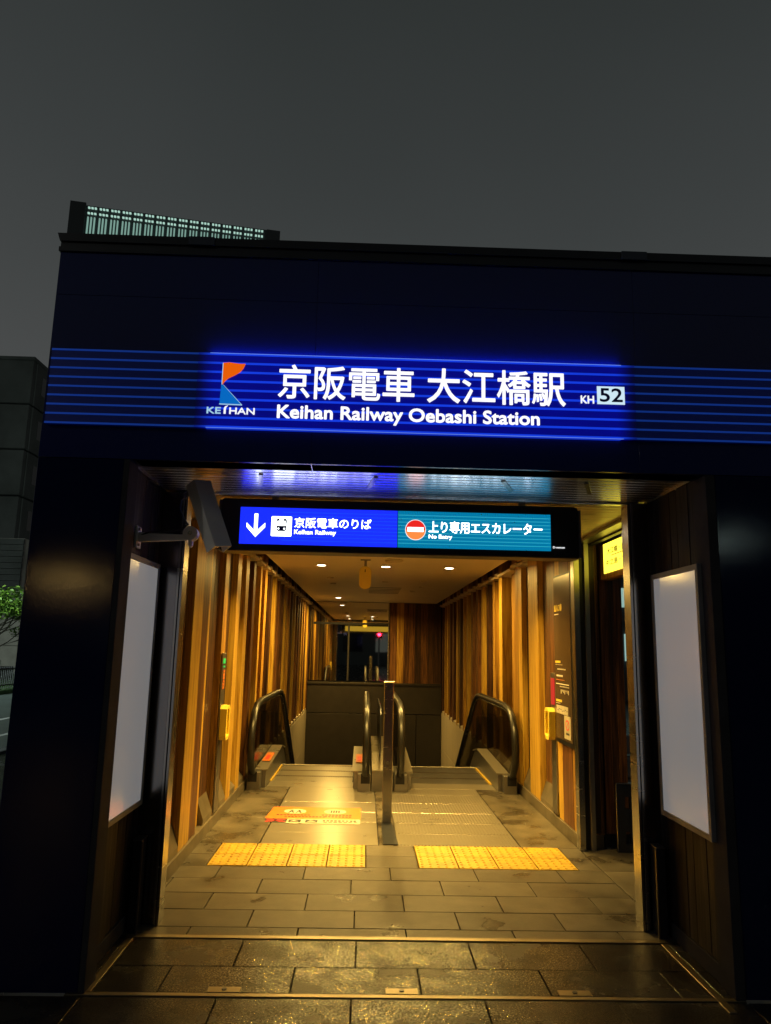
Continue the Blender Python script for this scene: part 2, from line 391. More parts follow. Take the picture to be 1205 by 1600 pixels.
# keep the escalator well free of the ground slab : rebuild as a ring of four slabs
bpy.data.objects.remove(o)
g = MB()
g.box(-300, -1.7, -200, 400, -.5, -.135); g.box(2.2, 300, -200, 400, -.5, -.135)
g.box(-1.7, 2.2, -200, 3.3, -.5, -.135); g.box(-1.7, 2.2, 18.2, 400, -.5, -.135)
struct(g.build('ground', 'asphalt'))
rd = MB().box(-11.3, -5.2, -120, 200, -.134, -.125).build('road', 'asphalt'); struct(rd)
for xx, ww in ((-5.4, .12), (-6.45, .12), (-7.75, .12)):
    box('lane_line', 'line_white', rd, xx-ww/2, xx+ww/2, -100, 180, -.124, -.120)
pv = MB(); pv.box(-5.0, -1.7, -60, 60, -.134, 0); pv.box(2.2, 6, 3.2, 60, -.134, 0); pv.box(2.2, 6, -60, 3.2, -.134, -.012); pv.box(-1.7, 2.2, -60, 3.08, -.134, -.012)
struct(pv.build('pavement', 'stone_wet'))
struct(MB().box(-5.2, -5.003, -60, 60, -.133, .03, bev=.01).build('kerb', 'concrete'))
vg = struct(MB().box(-40, -11.3, -60, 120, -.134, .0).build('verge', 'grass'))

# ------------------------------------------------------------------ entrance floor : pavers
fl = MB().box(-1.30, 1.79, 3.1, 10.34, -.25, -.03).build('floor', 'grout'); struct(fl)
struct(MB().box(1.79, 2.6, 4.6, 6.32, -.12, -.03).build('floor_side', 'grout'))
rows = [ # y0, y1, joint positions, xmin, xmax, material
    (3.075, 3.63, None, 0, 0, 'stone_wet'),
]
def pave(y0, y1, joints, x0, x1, material, parent=fl, zt=0.0):
    xs = [x0] + [j for j in joints if x0+.02 < j < x1-.02] + [x1]
    for a, b2 in zip(xs, xs[1:]):
        dz = random.uniform(-.0012, .0012)
        box('paver', material, parent, a+.0028, b2-.0028, y0+.0028, y1-.0028, -.03, zt+dz, bev=.002)
J = lambda start, step=.6: [start+step*i for i in range(-6, 8)]
pave(3.12, 3.38, J(-.31), -1.9, 2.4, 'stone_wet')
pave(3.385, 3.66, J(-.62), -1.9, 2.4, 'stone_wet')
pave(3.70, 3.985, J(-.30), -1.19, 1.645, 'stone_wet')
pave(3.985, 4.325, J(-.605), -1.19, 1.645, 'stone_wet')
pave(3.70, 3.985, [], -1.28, -1.235, 'stone_wet'); pave(3.985, 4.325, [], -1.28, -1.235, 'stone_wet')
pave(3.70, 3.985, [], 1.69, 1.76, 'stone_wet'); pave(3.985, 4.325, [], 1.69, 1.76, 'stone_wet')
pave(4.385, 4.505, J(-.33), -1.28, 1.76, 'stone_dry')
pave(4.505, 4.785, J(-.62), -1.28, 1.76, 'stone_dry')
pave(4.785, 5.085, J(-.32), -1.28, 1.76, 'stone_dry')
pave(5.085, 5.385, J(-.05), -1.28, 1.76, 'stone_dry')
pave(5.385, 5.675, J(-.38), -1.28, 1.76, 'stone_dry')
for (y0, y1) in ((5.675, 5.98), (5.98, 6.285)):
    pave(y0, y1, [], -1.28, -1.095, 'stone_dry'); pave(y0, y1, [], .05, .43, 'stone_dry'); pave(y0, y1, [], 1.595, 1.76, 'stone_dry')
for (y0, y1, jj) in ((4.6, 5.085, [2.2]), (5.085, 5.675, [2.3]), (5.675, 6.285, [2.15])):
    pave(y0, y1, jj, 1.765, 2.6, 'stone_dry')
# joints bars (metal floor strips)
for (a, b2, c, d) in ((-1.24, 1.76, 4.335, 4.378), (-1.30, 1.78, 3.662, 3.694)):
    box('floor_strip', 'rail_strip', fl, a, b2, c, d, -.03, .004, bev=.0015)
box('floor_strip', 'rail_strip', fl, -1.232, -1.194, 3.70, 4.325, -.03, .003, bev=.0015)
box('floor_strip', 'rail_strip', fl, 1.649, 1.687, 3.56, 4.325, -.03, .003, bev=.0015)
for xx in (-.60, .21, 1.01):
    a = box('anchor_plate', 'rail_strip', fl, xx-.075, xx+.075, 3.697, 3.752, -.02, .0065, bev=.0015)
    MB().cyl((xx, 3.725, .008), .012, .004, n=12).build('bolt_head', 'dark_metal', a)
# tactile tiles
def tactile(x0, y0, w_, d_):
    mb = MB().box(x0+.0045, x0+w_-.0045, y0+.0045, y0+d_-.0045, -.03, .003, bev=.0015)
    for i in range(5):
        for j in range(5):
            mb.cyl((x0+w_*(i+.5)/5, y0+d_*(j+.5)/5, .0052), .0125, .005, n=8, r2=.008)
    return mb.build('tactile_tile', 'yellow_tile', fl)
proto = {}
for X0 in (-1.092, .433):
    w_ = .285 if X0 < 0 else .29
    for i in range(4):
        for j in range(2):
            k = round(w_, 3)
            if k not in proto: proto[k] = tactile(X0+i*w_, 5.677+j*.305, w_, .305); continue
            c = proto[k].copy(); col.objects.link(c)
            c.parent = fl; c.location = Vector((X0+i*w_+w_/2, 5.677+j*.305+.1525, -.03)) - fl.location
# inner polished stone next to the landing plates
pave(6.285, 7.2, [], -1.28, -.80, 'stone_inner'); pave(7.2, 8.1, [], -1.28, -.80, 'stone_inner'); pave(8.1, 8.75, [], -1.28, -.80, 'stone_inner'); pave(8.75, 9.12, [], -1.28, -1.065, 'stone_inner')
pave(6.285, 7.6, [], 1.30, 1.76, 'stone_inner'); pave(7.6, 8.75, [], 1.30, 1.76, 'stone_inner'); pave(8.75, 9.12, [], 1.535, 1.76, 'stone_inner')
pave(6.285, 7.7, [], .155, .30, 'stone_inner', zt=-.001); pave(7.7, 9.12, [], .155, .30, 'stone_inner', zt=-.001)
struct(MB().box(-1.9, -1.3, 3.1, 3.66, -.12, -.03).build('threshold', 'grout'))

# ------------------------------------------------------------------ station entrance building
XL, XR = -1.68, 2.18; FY = 3.68
st = thing('station_entrance', 'dark navy steel clad station entrance box with a wide lit opening', 'station entrance', (.25, 3.68, 0))
# fascia panels above the opening with fine recessed joints
for (a, b2) in ((XL, -.30), (-.30, 1.40), (1.40, XR)):
    box('fascia_panel', 'navy_wet', st, a+.0006, b2-.0006, FY, FY+.16, 3.3562, 3.60, bev=.0008)
    box('fascia_panel', 'navy_wet', st, a+.0006, b2-.0006, FY, FY+.16, 2.47, 3.355, bev=.0008)
for a, b2, nm in ((XL, -1.245, 'pier_panel'), (1.785, XR, 'pier_panel')):
    box(nm, 'navy', st, a, b2, FY, FY+.12, 0, 2.467, bev=.003)
    box('pier_core', 'edge_dark', st, *((a, -1.315) if a < 0 else (1.80, b2)), FY+.121, FY+.52, 0, 2.467)
box('pier_edge', 'edge_dark', st, -1.243, -1.215, FY-.008, FY+.14, 0, 2.466, bev=.002)
box('pier_edge', 'edge_dark', st, 1.735, 1.783, FY-.008, FY+.14, 0, 2.466, bev=.002)
fls = MB(); fls.box(XL-.006, XR+.006, FY-.012, FY+.3, 3.60, 3.625); fls.box(XL, XR, FY-.006, FY+.3, 3.625, 3.655); fls.prism([(XL-.018, 3.70), (XL-.002, 3.655), (XR+.002, 3.655), (XR+.018, 3.70)], 'y', FY-.018, FY+.3)
fls.build('roof_flashing', 'black', st)
for xx in (-.93, 1.41):
    box('cover_plate', 'dark_metal', st, xx-.07, xx+.07, FY-.026, FY-.019, 3.652, 3.702, bev=.002)
body = MB(); body.box(XL, XR, FY+.165, 17.9, 2.80, 3.60)      # roof
body.box(XL, -1.52, FY+.5, 17.9, 0, 2.80)
body.box(2.02, XR, 6.45, 17.9, 0, 2.80); body.box(2.02, XR, FY+.5, 4.62, 0, 2.80); body.box(2.08, XR, 4.62, 6.45, 2.62, 2.80)
body.box(-1.52, 2.02, 17.5, 17.9, -4.5, 2.80)
body.build('outer_wall', 'navy', st)
box('lintel_cover', 'black', st, -1.52, 2.02, FY+.165, 4.5, 2.53, 2.80)
# niche soffit
so = MB().box(-1.30, 1.80, 3.84, 4.56, 2.505, 2.53).build('soffit', 'black', st)
box('soffit_lip', 'soffit_metal', so, -1.20, 1.72, 3.70, 3.835, 2.470, 2.50, bev=.002)
box('soffit_lip', 'soffit_metal', so, -1.20, 1.72, 4.56, 4.60, 2.478, 2.53, bev=.002)
ny = 11
for i in range(ny):
    y0 = 3.845 + i*(4.555-3.845)/ny
    box('slat', 'soffit_metal', so, -1.245, 1.745, y0+.006, y0+.0585, 2.488, 2.506, bev=.0015)
for xx in (-.62, .02, .80, 1.27):
    mb = MB().box(-.012, .012, -.14, .14, -.002, .004); mb.mat4(Matrix.Translation((xx, 4.15, 2.483)) @ Matrix.Rotation(R(8 if xx < .2 else -20), 4, 'Z'))
    mb.build('soffit_clip', 'steel', so)
box('edge_trim', 'steel', so, -1.272, -1.25, 3.86, 4.55, 2.478, 2.50); box('edge_trim', 'steel', so, 1.748, 1.768, 3.86, 4.55, 2.478, 2.50)
# niche wood side walls
for side in (-1, 1):
    nw = MB().box(*((-1.31, -1.296) if side < 0 else (1.776, 1.79)), 3.82, 4.56, 0, 2.50).build('niche_wall', 'black', st)
    ys = [3.825, 3.95, 4.10, 4.19, 4.33, 4.44, 4.555]
    for a, b2 in zip(ys, ys[1:]):
        dd = random.uniform(0, .008)
        if side < 0: box('plank', 'wood_out', nw, -1.2955, -1.281+dd, a+.0015, b2-.0015, .085, 2.502, bev=.0015)
        else: box('plank', 'wood_out', nw, 1.762-dd, 1.7755, a+.0015, b2-.0015, .085, 2.502, bev=.0015)
    box('skirting', 'edge_dark', nw, *((-1.295, -1.268) if side < 0 else (1.75, 1.775)), 3.69, 4.50, 0, .083, bev=.002)
# jamb posts : steel boxes with a bright double edge
for side in (-1, 1):
    if side < 0: a0, a1, e1, e2 = -1.280, -1.150, (-1.148, -1.134), (-1.128, -1.113)
    else: a0, a1, e1, e2 = 1.662, 1.760, (1.644, 1.659), (1.622, 1.638)
    jb = box('jamb_post', 'jamb_steel', st, a0, a1, 4.52, 4.62, 0, 2.478, bev=.002)
    box('edge_strip', 'steel', jb, *e1, 4.505, 4.62, 0, 2.477, bev=.001); box('edge_strip', 'steel', jb, *e2, 4.505, 4.62, 0, 2.477, bev=.001)
    box('groove_back', 'black', jb, *((-1.134, -1.128) if side < 0 else (1.638, 1.644)), 4.53, 4.61, 0, 2.476)
    gx = -1.232 if side < 0 else 1.70
    gd = MB().box(gx-.022, gx+.022, 4.40, 4.50, 0, .47).build('barrier_guide', 'dark_metal', st)
    box('guide_cap', 'steel_dull', gd, gx-.026, gx+.026, 4.395, 4.505, .47, .476, bev=.001)
    box('guide_edge', 'steel_dull', gd, *((gx+.0225, gx+.03) if side < 0 else (gx-.03, gx-.0225)), 4.40, 4.412, 0, .469)

# ------------------------------------------------------------------ inner walls of planks
def plank_wall(name, side, segs, y_end):
    """side -1 = left wall face at X=-1.28, +1 = right wall face at 1.775; segs = (y0, y1, kind, material)"""
    X = -1.28 if side < 0 else 1.775
    sx = lambda d: X + side*d            # d metres behind the face
    o = MB().box(*sorted((sx(.210), sx(.224))), segs[0][0], y_end, -.02, 2.78).build(name, 'black'); struct(o)
    for (y0, y1, kind, mt) in segs:
        zt = 2.487 if y1 <= 6.3 else 2.72
        zb = .10 if y0 < 10.3 else .14
        if kind == 'p':
            d = random.uniform(0, .006)
            box('plank', mt, o, *sorted((sx(d), sx(.209))), y0+.0015, y1-.0015, zb, zt, bev=.002)
        elif kind == 'h':      # half proud
            box('plank', mt, o, *sorted((sx(.05), sx(.209))), y0+.0015, y1-.0015, zb, zt, bev=.002)
        elif kind == 's':
            ym = (y0+y1)/2
            for a_, b_2 in ((y0, ym), (ym, y1)): box('plank', mt, o, *sorted((sx(.06), sx(.209))), a_+.001, b_2-.001, zb, zt, bev=.002)
            MB().prism([(sx(.003), zb), (sx(.0595), zb), (sx(.0595), .30), (sx(.003), zb+.04)], 'y', y0+.002, y1-.002).build('sill_block', 'skirting', o)
        else:
            box('plank', mt, o, *sorted((sx(.190), sx(.209))), y0+.001, y1-.001, zb, zt)
            h = .34 if y0 < 10 else .26
            pts = [(sx(.003), zb), (sx(.189), zb), (sx(.189), h), (sx(.003), zb+.05)]
            MB().prism(pts, 'y', y0+.002, y1-.002).build('sill_block', 'beige' if y0 > 9 else 'skirting', o)
        if y1 > 6.3 and kind != 'p':
            box('cap_trim', 'ceiling_edge', o, *sorted((sx(-.055), sx(.189))), y0+.002, y1-.002, 2.50, 2.53)
        if y1 > 6.3 and kind == 'p':
            box('cap_trim', 'ceiling_edge', o, *sorted((sx(-.055), sx(-.003))), y0+.002, y1-.002, 2.53, 2.56)
    return o
L = [(4.625, 4.99, 's', 'wood_dark'), (4.99, 5.12, 'p', 'wood_mid'), (5.12, 5.24, 'p', 'wood_mid'), (5.24, 5.60, 's', 'wood_red'),
     (5.60, 5.91, 'p', 'wood_light'), (5.91, 6.15, 'p', 'wood_red'), (6.15, 6.42, 'h', 'wood_light'), (6.42, 6.78, 's', 'wood_dark'),
     (6.78, 6.97, 'p', 'wood_mid'), (6.97, 7.40, 's', 'wood_dark'), (7.40, 7.62, 'p', 'wood_light'), (7.62, 7.92, 'r', 'wood_dark'), (7.92, 8.12, 'p', 'wood_light')]
y = 8.12; k = 0
tones = ['wood_red', 'wood_light', 'wood_mid', 'wood_dark', 'wood_light', 'wood_red']
while y < 17.2:
    r_ = [.34, .40, .30, .42, .36][k % 5]; p_ = [.16, .12, .20, .12, .15][k % 5]
    L.append((y, min(17.3, y+r_), 'r', ['wood_dark', 'wood_dark', 'wood_red', 'wood_dark'][k % 4])); y += r_
    if y < 17.2: L.append((y, min(17.3, y+p_), 'p', tones[k % 6])); y += p_
    k += 1
wl = plank_wall('wall_left', -1, L, 17.3)
Rr = [(6.30, 6.46, 'p', 'wood_mid'), (6.46, 6.78, 'p', 'wood_red'), (6.78, 6.92, 'p', 'wood_light'), (6.92, 7.12, 'h', 'wood_light'), (7.12, 7.64, 's', 'wood_red'),
      (7.64, 7.86, 'p', 'wood_light'), (7.86, 8.10, 'p', 'wood_light'), (8.10, 8.43, 's', 'wood_dark'), (8.43, 8.62, 'p', 'wood_light'), (8.62, 8.79, 'p', 'wood_mid'), (8.79, 9.3, 's', 'wood_mid')]
y = 9.3; k = 0
while y < 17.2:
    r_ = [.36, .32, .42, .34][k % 4]; p_ = [.22, .16, .12, .14, .20][k % 5]
    Rr.append((y, min(17.3, y+r_), 'r', ['wood_dark', 'wood_dark', 'wood_red', 'wood_dark'][k % 4])); y += r_
    if y < 17.2: Rr.append((y, min(17.3, y+p_), 'p', tones[(k+1) % 6])); y += p_
    k += 1
wr = plank_wall('wall_right', 1, Rr, 17.3)
for o, side in ((wl, -1), (wr, 1)):
    X = -1.28 if side < 0 else 1.775
    ya = 4.63 if side < 0 else 6.30
    box('skirting', 'skirting', o, *sorted((X-side*.012, X+side*.2)), ya, 10.30, -.03, .098, bev=.002)
    # beige lining of the escalator well
    for i in range(6):
        y0 = 10.32+i*1.165
        for (z0, z1) in ((-.62, .138), (-1.4, -.623), (-4.4, -1.403)):
            box('wall_panel', 'beige', o, *sorted((X, X+side*.12)), y0+.002, y0+1.163, z0, z1, bev=.002)
# steel end column on the right and the cross wall beside the side exit
se = thing('steel_end_column', 'tall steel edged column where the right plank wall ends', 'column', (1.84, 6.27, 0))
box('column_face', 'steel', se, 1.752, 1.80, 6.20, 6.295, 0, 2.487, bev=.002)
box('column_core', 'black', se, 1.80, 1.845, 6.235, 6.295, 0, 2.487)
box('column_face', 'steel_dull', se, 1.845, 1.885, 6.205, 6.295, 0, 2.487, bev=.002)
cw = MB().box(1.89, 2.19, 6.33, 6.44, 0, 2.62).build('wall_cross', 'black'); struct(cw)
for a, b2, mt in ((1.887, 1.96, 'wood_dark'), (1.96, 2.07, 'wood_red'), (2.07, 2.12, 'wood_dark'), (2.12, 2.19, 'wood_red')):
    box('plank', mt, cw, a+.001, b2-.001, 6.30, 6.329, .11, 2.487, bev=.002)

# back wall : mirror over a charcoal upstand, wood to the right
bw = MB().box(-1.28, 1.775, 17.42, 17.48, -4.4, 2.78).build('wall_back', 'black'); struct(bw)
xs = [.56, .74, .90, 1.02, 1.16, 1.30, 1.46, 1.62, 1.772]
for i, (a, b2) in enumerate(zip(xs, xs[1:])):
    box('plank', ['wood_red', 'wood_mid', 'wood_red', 'wood_red', 'wood_dark', 'wood_red', 'wood_dark', 'wood_dark'][i], bw, a+.001, b2-.001, 17.36, 17.415, .77, 2.60, bev=.002)
box('mirror', 'mirror', bw, -1.278, .535, 17.39, 17.40, .80, 2.595)
box('mirror_frame', 'steel', bw, .536, .558, 17.33, 17.40, .79, 2.60, bev=.002)
box('transom', 'edge_dark', bw, -1.20, .535, 17.345, 17.388, 2.075, 2.125, bev=.002); box('mullion', 'edge_dark', bw, -.395, -.355, 17.35, 17.388, .80, 2.074, bev=.002)
box('ledge', 'upstand', bw, -1.279, 1.774, 17.18, 17.415, .73, .77, bev=.003)
for (a, b2, z0, z1) in ((-1.279, 1.774, .10, .728), (-1.279, .02, -1.05, .085), (.025, 1.20, -1.05, .085), (1.205, 1.774, -1.05, .085), (-1.279, .02, -4.3, -1.06), (.025, 1.20, -4.3, -1.06), (1.205, 1.774, -4.3, -1.06)):
    box('wall_panel', 'upstand', bw, a+.003, b2-.003, 17.21, 17.415, z0, z1, bev=.003)

# ------------------------------------------------------------------ ceilings
ce = MB().box(-1.44, 2.02, 4.60, 6.30, 2.545, 2.60).build('ceiling_front', 'black'); struct(ce)
n_ = 17
for i in range(n_):
    y0 = 4.66+i*(1.63/n_)
    box('slat', 'slat_warm', ce, -1.41, 2.015, y0+.006, y0+1.63/n_-.006, 2.50, 2.53, bev=.002)
for q in (5.45, 6.0):
    box('rail', 'steel_dull', ce, 1.80, 1.90, 4.64, 6.28, 2.470, 2.498) if q < 5.5 else box('rail', 'black', ce, 1.90, 1.94, 4.64, 6.28, 2.455, 2.499)
cm = MB().box(-1.50, 2.0, 6.30, 17.48, 2.74, 2.79).build('ceiling', 'black'); struct(cm)
for i in range(6):
    y0 = 6.305+i*1.84
    box('ceiling_panel', 'ceiling', cm, -1.18, 1.66, y0, min(17.32, y0+1.8385), 2.60, 2.66, bev=.0015)
for i in range(5):
    box('vent_slot', 'black', cm, .05, .62, 13.0+i*.32, 13.05+i*.32, 2.596, 2.5995)
for (xx, yy) in ((.28, 9.0), (-.55, 11.3), (-.55, 12.3), (.9, 11.5), (.95, 12.6), (.85, 13.6), (.3, 11.8)):
    MB().cyl((xx, yy, 2.592), .05, .014, n=16).build('sprinkler_cover', 'ceiling_edge', cm)
MB().cyl((.33, 8.85, 2.59), .11, .02, n=28).build('smoke_detector', 'ceiling_edge', cm)

def downlight(x_, y_, z_, label, power, spread=125):
    t = thing('downlight', label, 'ceiling light', (x_, y_, z_), 'recessed ceiling downlights')
    ring = bmesh.new(); mb = MB()
    n = 24; t2 = bmesh.new()
    A = [t2.verts.new((x_+.075*math.cos(2*math.pi*i/n), y_+.075*math.sin(2*math.pi*i/n), z_-.006)) for i in range(n)]
    B = [t2.verts.new((x_+.055*math.cos(2*math.pi*i/n), y_+.055*math.sin(2*math.pi*i/n), z_-.004)) for i in range(n)]
    C = [t2.verts.new((x_+.078*math.cos(2*math.pi*i/n), y_+.078*math.sin(2*math.pi*i/n), z_)) for i in range(n)]
    for i in range(n):
        t2.faces.new((A[i], A[(i+1) % n], B[(i+1) % n], B[i])); t2.faces.new((C[i], C[(i+1) % n], A[(i+1) % n], A[i]))
    bmesh.ops.recalc_face_normals(t2, faces=t2.faces)
    mb.join(t2); mb.build('rim', 'ceiling_edge', t); ring.free()
    MB().cyl((x_, y_, z_-.002), .056, .003, n=24).build('lens', 'lamp_disc', t)
    ld = bpy.data.lights.new('downlight_lamp', 'AREA'); ld.shape = 'DISK'; ld.size = .11; ld.energy = power; ld.color = (1, .63, .145); ld.spread = R(spread)
    lo = bpy.data.objects.new('downlight_lamp', ld); col.objects.link(lo); lo.location = (x_, y_, z_-.012); attach(lo, t)
    return t
nm = {-.59: 'left', .25: 'middle', 1.08: 'right'}
for xx in (-.59, .25, 1.08):
    downlight(xx, 9.62, 2.60, 'small round recessed downlight, the %s one of the row just behind the hanging sign' % nm[xx], 60, 172)
    downlight(xx, 7.10, 2.60, 'round recessed downlight hidden above the hanging sign, %s of three' % nm[xx], 46, 112)
downlight(-.59, 15.95, 2.60, 'small round downlight far down the ceiling near the mirror', 110, 165)
for xx in (-.59, 1.08): downlight(xx, 5.75, 2.50, 'round downlight in the slatted ceiling at the mouth, %s one' % nm[xx], 7, 100)

# hanging capsule (guidance chime speaker)
sp_ = thing('chime_speaker', 'yellow capsule shaped speaker hanging from the ceiling', 'speaker', (0, 8.9, 2.6))
pts = []
for i in range(24):
    a = 2*math.pi*i/24; pts.append((-.015+.073*math.cos(a), (2.455 if math.sin(a) > 0 else 2.30)+.06*math.sin(a)))
MB().prism(pts, 'y', 8.82, 8.91, bev=.012).build('speaker_body', 'yellow_box', sp_)
box('bracket', 'steel_dull', sp_, -.075, .045, 8.84, 8.89, 2.585, 2.598); box('bracket', 'steel_dull', sp_, -.03, 0, 8.85, 8.88, 2.50, 2.585)
box('speaker_slot', 'black', sp_, -.022, -.012, 8.816, 8.8205, 2.44, 2.475)

# ------------------------------------------------------------------ station name sign on the fascia
ns = thing('station_name_sign', 'long backlit blue station name sign with white lettering above the opening', 'sign', (.25, FY, 2.65))
zb, zt = 2.640, 3.040
box('side_panel', 'side_panel', ns, -1.655, -.90, FY-.028, FY-.001, zb, zt); box('side_panel', 'side_panel', ns, 1.38, 2.16, FY-.028, FY-.001, zb, zt)
box('lit_panel', 'sign_blue', ns, -.90, 1.38, FY-.030, FY-.001, zb, zt)
for i in range(9):
    zz = zb+.004+i*(zt-zb-.008)/8
    box('stripe', 'side_stripe', ns, -1.655, -.901, FY-.0310, FY-.0282, zz-.0048, zz+.0048); box('stripe', 'side_stripe', ns, 1.381, 2.16, FY-.0310, FY-.0282, zz-.0048, zz+.0048)
    box('stripe', 'sign_stripe', ns, -.90, 1.38, FY-.0325, FY-.0302, zz-.0055, zz+.0055)
box('edge_light', 'edge_light', ns, -.84, 1.30, FY-.027, FY-.004, zt+.0005, zt+.004); box('edge_light', 'edge_low', ns, -.84, 1.30, FY-.027, FY-.004, zb-.003, zb-.0005)
box('edge_line', 'edge_line', ns, -.84, 1.31, FY-.0335, FY-.0292, zt-.001, zt+.002); box('edge_line', 'edge_line', ns, -.84, 1.31, FY-.0335, FY-.0292, zb-.002, zb)
ys_ = FY-.0328
text('lettering', '京阪電車', 'letter_name', ns, -.478, .222, 2.806, 2.986, ys_, bold=.010)
text('lettering', '大江橋駅', 'letter_name', ns, .292, 1.010, 2.806, 2.990, ys_, bold=.010)
text('lettering', 'Keihan Railway Oebashi Station', 'letter_name', ns, -.478, .872, 2.678, 2.768, ys_, bold=.022)
text('lettering', 'KH', 'letter_soft', ns, 1.092, 1.160, 2.826, 2.866, ys_, bold=.02)
nb = box('number_plate', 'plate_lit', ns, 1.178, 1.322, ys_-.004, ys_, 2.824, 2.920)
text('lettering', '52', 'navy_print', ns, 1.192, 1.308, 2.836, 2.908, ys_-.0045, bold=.02)
# emblem : orange pennant over an azure triangle, a name below
lg = thing('emblem', None, None); del lg  # (built straight under the sign below)
bpy.data.objects.remove(bpy.data.objects['emblem'])
fx, ft, fb = -.768, 2.990, 2.868
pts = [(fx, ft-.004), (fx+.03, ft), (fx+.06, ft-.004), (fx+.09, ft-.007), (fx+.113, ft-.006), (fx+.104, ft-.03), (fx+.088, ft-.052), (fx+.06, ft-.070), (fx+.03, ft-.086), (fx+.012, ft-.104), (fx, fb)]
MB().prism(pts, 'y', ys_-.005, ys_).build('emblem_pennant', 'orange_lit', ns)
MB().prism([(fx-.004, 2.872), (fx+.004, 2.865), (fx+.103, 2.764), (fx-.008, 2.766)], 'y', ys_-.005, ys_).build('emblem_triangle', 'azure_lit', ns)
MB().prism([(fx-.0035, 2.868), (fx-.0035, ft-.004), (fx-.0005, ft-.004), (fx-.0005, 2.868)], 'y', ys_-.005, ys_).build('emblem_line', 'pale_lit', ns)
MB().prism([(fx+.0045, 2.868), (fx+.008, 2.866), (fx+.107, 2.763), (fx+.1035, 2.763)], 'y', ys_-.0052, ys_-.0002).build('emblem_line', 'pale_lit', ns)
MB().prism([(fx-.009, 2.762), (fx-.009, 2.7655), (fx+.107, 2.7635), (fx+.107, 2.7600)], 'y', ys_-.0054, ys_-.0003).build('emblem_line', 'pale_lit', ns)
text('lettering', 'KE', 'pale_lit', ns, -.838, -.768, 2.713, 2.746, ys_, bold=.02)
text('lettering', 'HAN', 'letter_soft', ns, -.723, -.595, 2.713, 2.746, ys_, bold=.02)
MB().prism([(-.752, 2.713), (-.752, 2.742), (-.746, 2.752), (-.732, 2.757), (-.740, 2.748), (-.742, 2.740), (-.742, 2.713)], 'y', ys_-.004, ys_).build('lettering', 'letter_soft', ns)

# ------------------------------------------------------------------ hanging direction sign
HY = 4.62
hs_ = thing('hanging_direction_sign', 'black hanging light box with blue and teal direction panels in the opening', 'sign', (.25, 4.7, 2.14))
MB().prism([(-.925, 2.135), (1.345, 2.135), (1.345, 2.452), (1.33, 2.468), (-.925, 2.468)], 'y', HY, HY+.18, bev=.006).build('housing', 'black', hs_)
box('end_plate', 'frame_grey', hs_, -.945, -.927, HY+.01, HY+.17, 2.14, 2.46, bev=.002); box('end_plate', 'frame_grey', hs_, 1.347, 1.365, HY+.01, HY+.17, 2.14, 2.45, bev=.002)
for xx in (-.6, 1.0): box('hanger', 'steel_dull', hs_, xx-.02, xx+.02, HY+.07, HY+.11, 2.468, 2.52)
pz0, pz1 = 2.178, 2.412; q = HY-.004
box('blue_panel', 'hang_blue', hs_, -.806, .187, q, HY+.01, pz0, pz1); box('teal_panel', 'hang_teal', hs_, .191, 1.165, q, HY+.01, pz0, pz1)
for i in range(9):
    zz = 2.205+i*.0225
    box('blue_stripe', 'hang_blue_stripe', hs_, -.54, .186, q-.0012, q, zz-.0012, zz+.0012)
    box('teal_stripe', 'hang_teal_stripe', hs_, .192, 1.164, q-.0012, q, zz-.0018, zz+.0018)
qq = q-.0015
ax_ = -.705
MB().prism([(ax_-.011, 2.37), (ax_+.011, 2.37), (ax_+.011, 2.265), (ax_+.058, 2.312), (ax_+.058, 2.285), (ax_, 2.222), (ax_-.058, 2.285), (ax_-.058, 2.312), (ax_-.011, 2.265)], 'y', qq-.002, qq).build('arrow', 'letter_white', hs_)
MB().prism([(-.604, 2.230), (-.484, 2.230), (-.480, 2.234), (-.480, 2.352), (-.484, 2.356), (-.604, 2.356), (-.608, 2.352), (-.608, 2.234)], 'y', qq-.002, qq).build('train_pictogram', 'letter_white', hs_)
tp = bpy.data.objects['train_pictogram']
cx_ = -.544; qt = qq-.0025
MB().prism([(cx_-.030, 2.268), (cx_-.034, 2.33), (cx_-.026, 2.342), (cx_+.026, 2.342), (cx_+.034, 2.33), (cx_+.030, 2.268), (cx_+.02, 2.262), (cx_-.02, 2.262)], 'y', qt-.001, qt).build('train_shape', 'navy_print', tp)
box('train_window', 'letter_white', tp, cx_-.026, cx_+.026, qt-.002, qt-.001, 2.296, 2.327); box('train_window', 'letter_white', tp, cx_-.014, cx_+.014, qt-.002, qt-.001, 2.332, 2.337)
for s in (-1, 1):
    MB().cyl((cx_+s*.018, qt-.0015, 2.278), .0055, .001, 'y', 12).build('train_lamp', 'letter_white', tp)
    MB().prism([(cx_+s*.012, 2.260), (cx_+s*.018, 2.260), (cx_+s*.030, 2.240), (cx_+s*.024, 2.240)], 'y', qt-.001, qt).build('track_line', 'navy_print', tp)
text('lettering', '京阪電車のりば', 'letter_white', hs_, -.462, .022, 2.287, 2.352, qq, bold=.008, depth=.002)
text('lettering', 'Keihan Railway', 'letter_white', hs_, -.462, -.200, 2.238, 2.274, qq, bold=.012, depth=.002)
text('lettering', '上り専用エスカレーター', 'letter_white', hs_, .388, 1.110, 2.277, 2.350, qq, bold=.012, depth=.002)
text('lettering', 'No Entry', 'letter_white', hs_, .388, .535, 2.232, 2.264, qq, bold=.012, depth=.002)
ccx, ccz, rr_ = .303, 2.292, .062
up_ = [(ccx+rr_*math.cos(a), ccz+rr_*math.sin(a)) for a in [math.pi*i/20 for i in range(21)]]
dn_ = [(ccx+rr_*math.cos(a), ccz+rr_*math.sin(a)) for a in [math.pi+math.pi*i/20 for i in range(21)]]
MB().cyl((ccx, qq-.0008, ccz), rr_+.004, .0015, 'y', 40).build('symbol_rim', 'letter_soft', hs_)
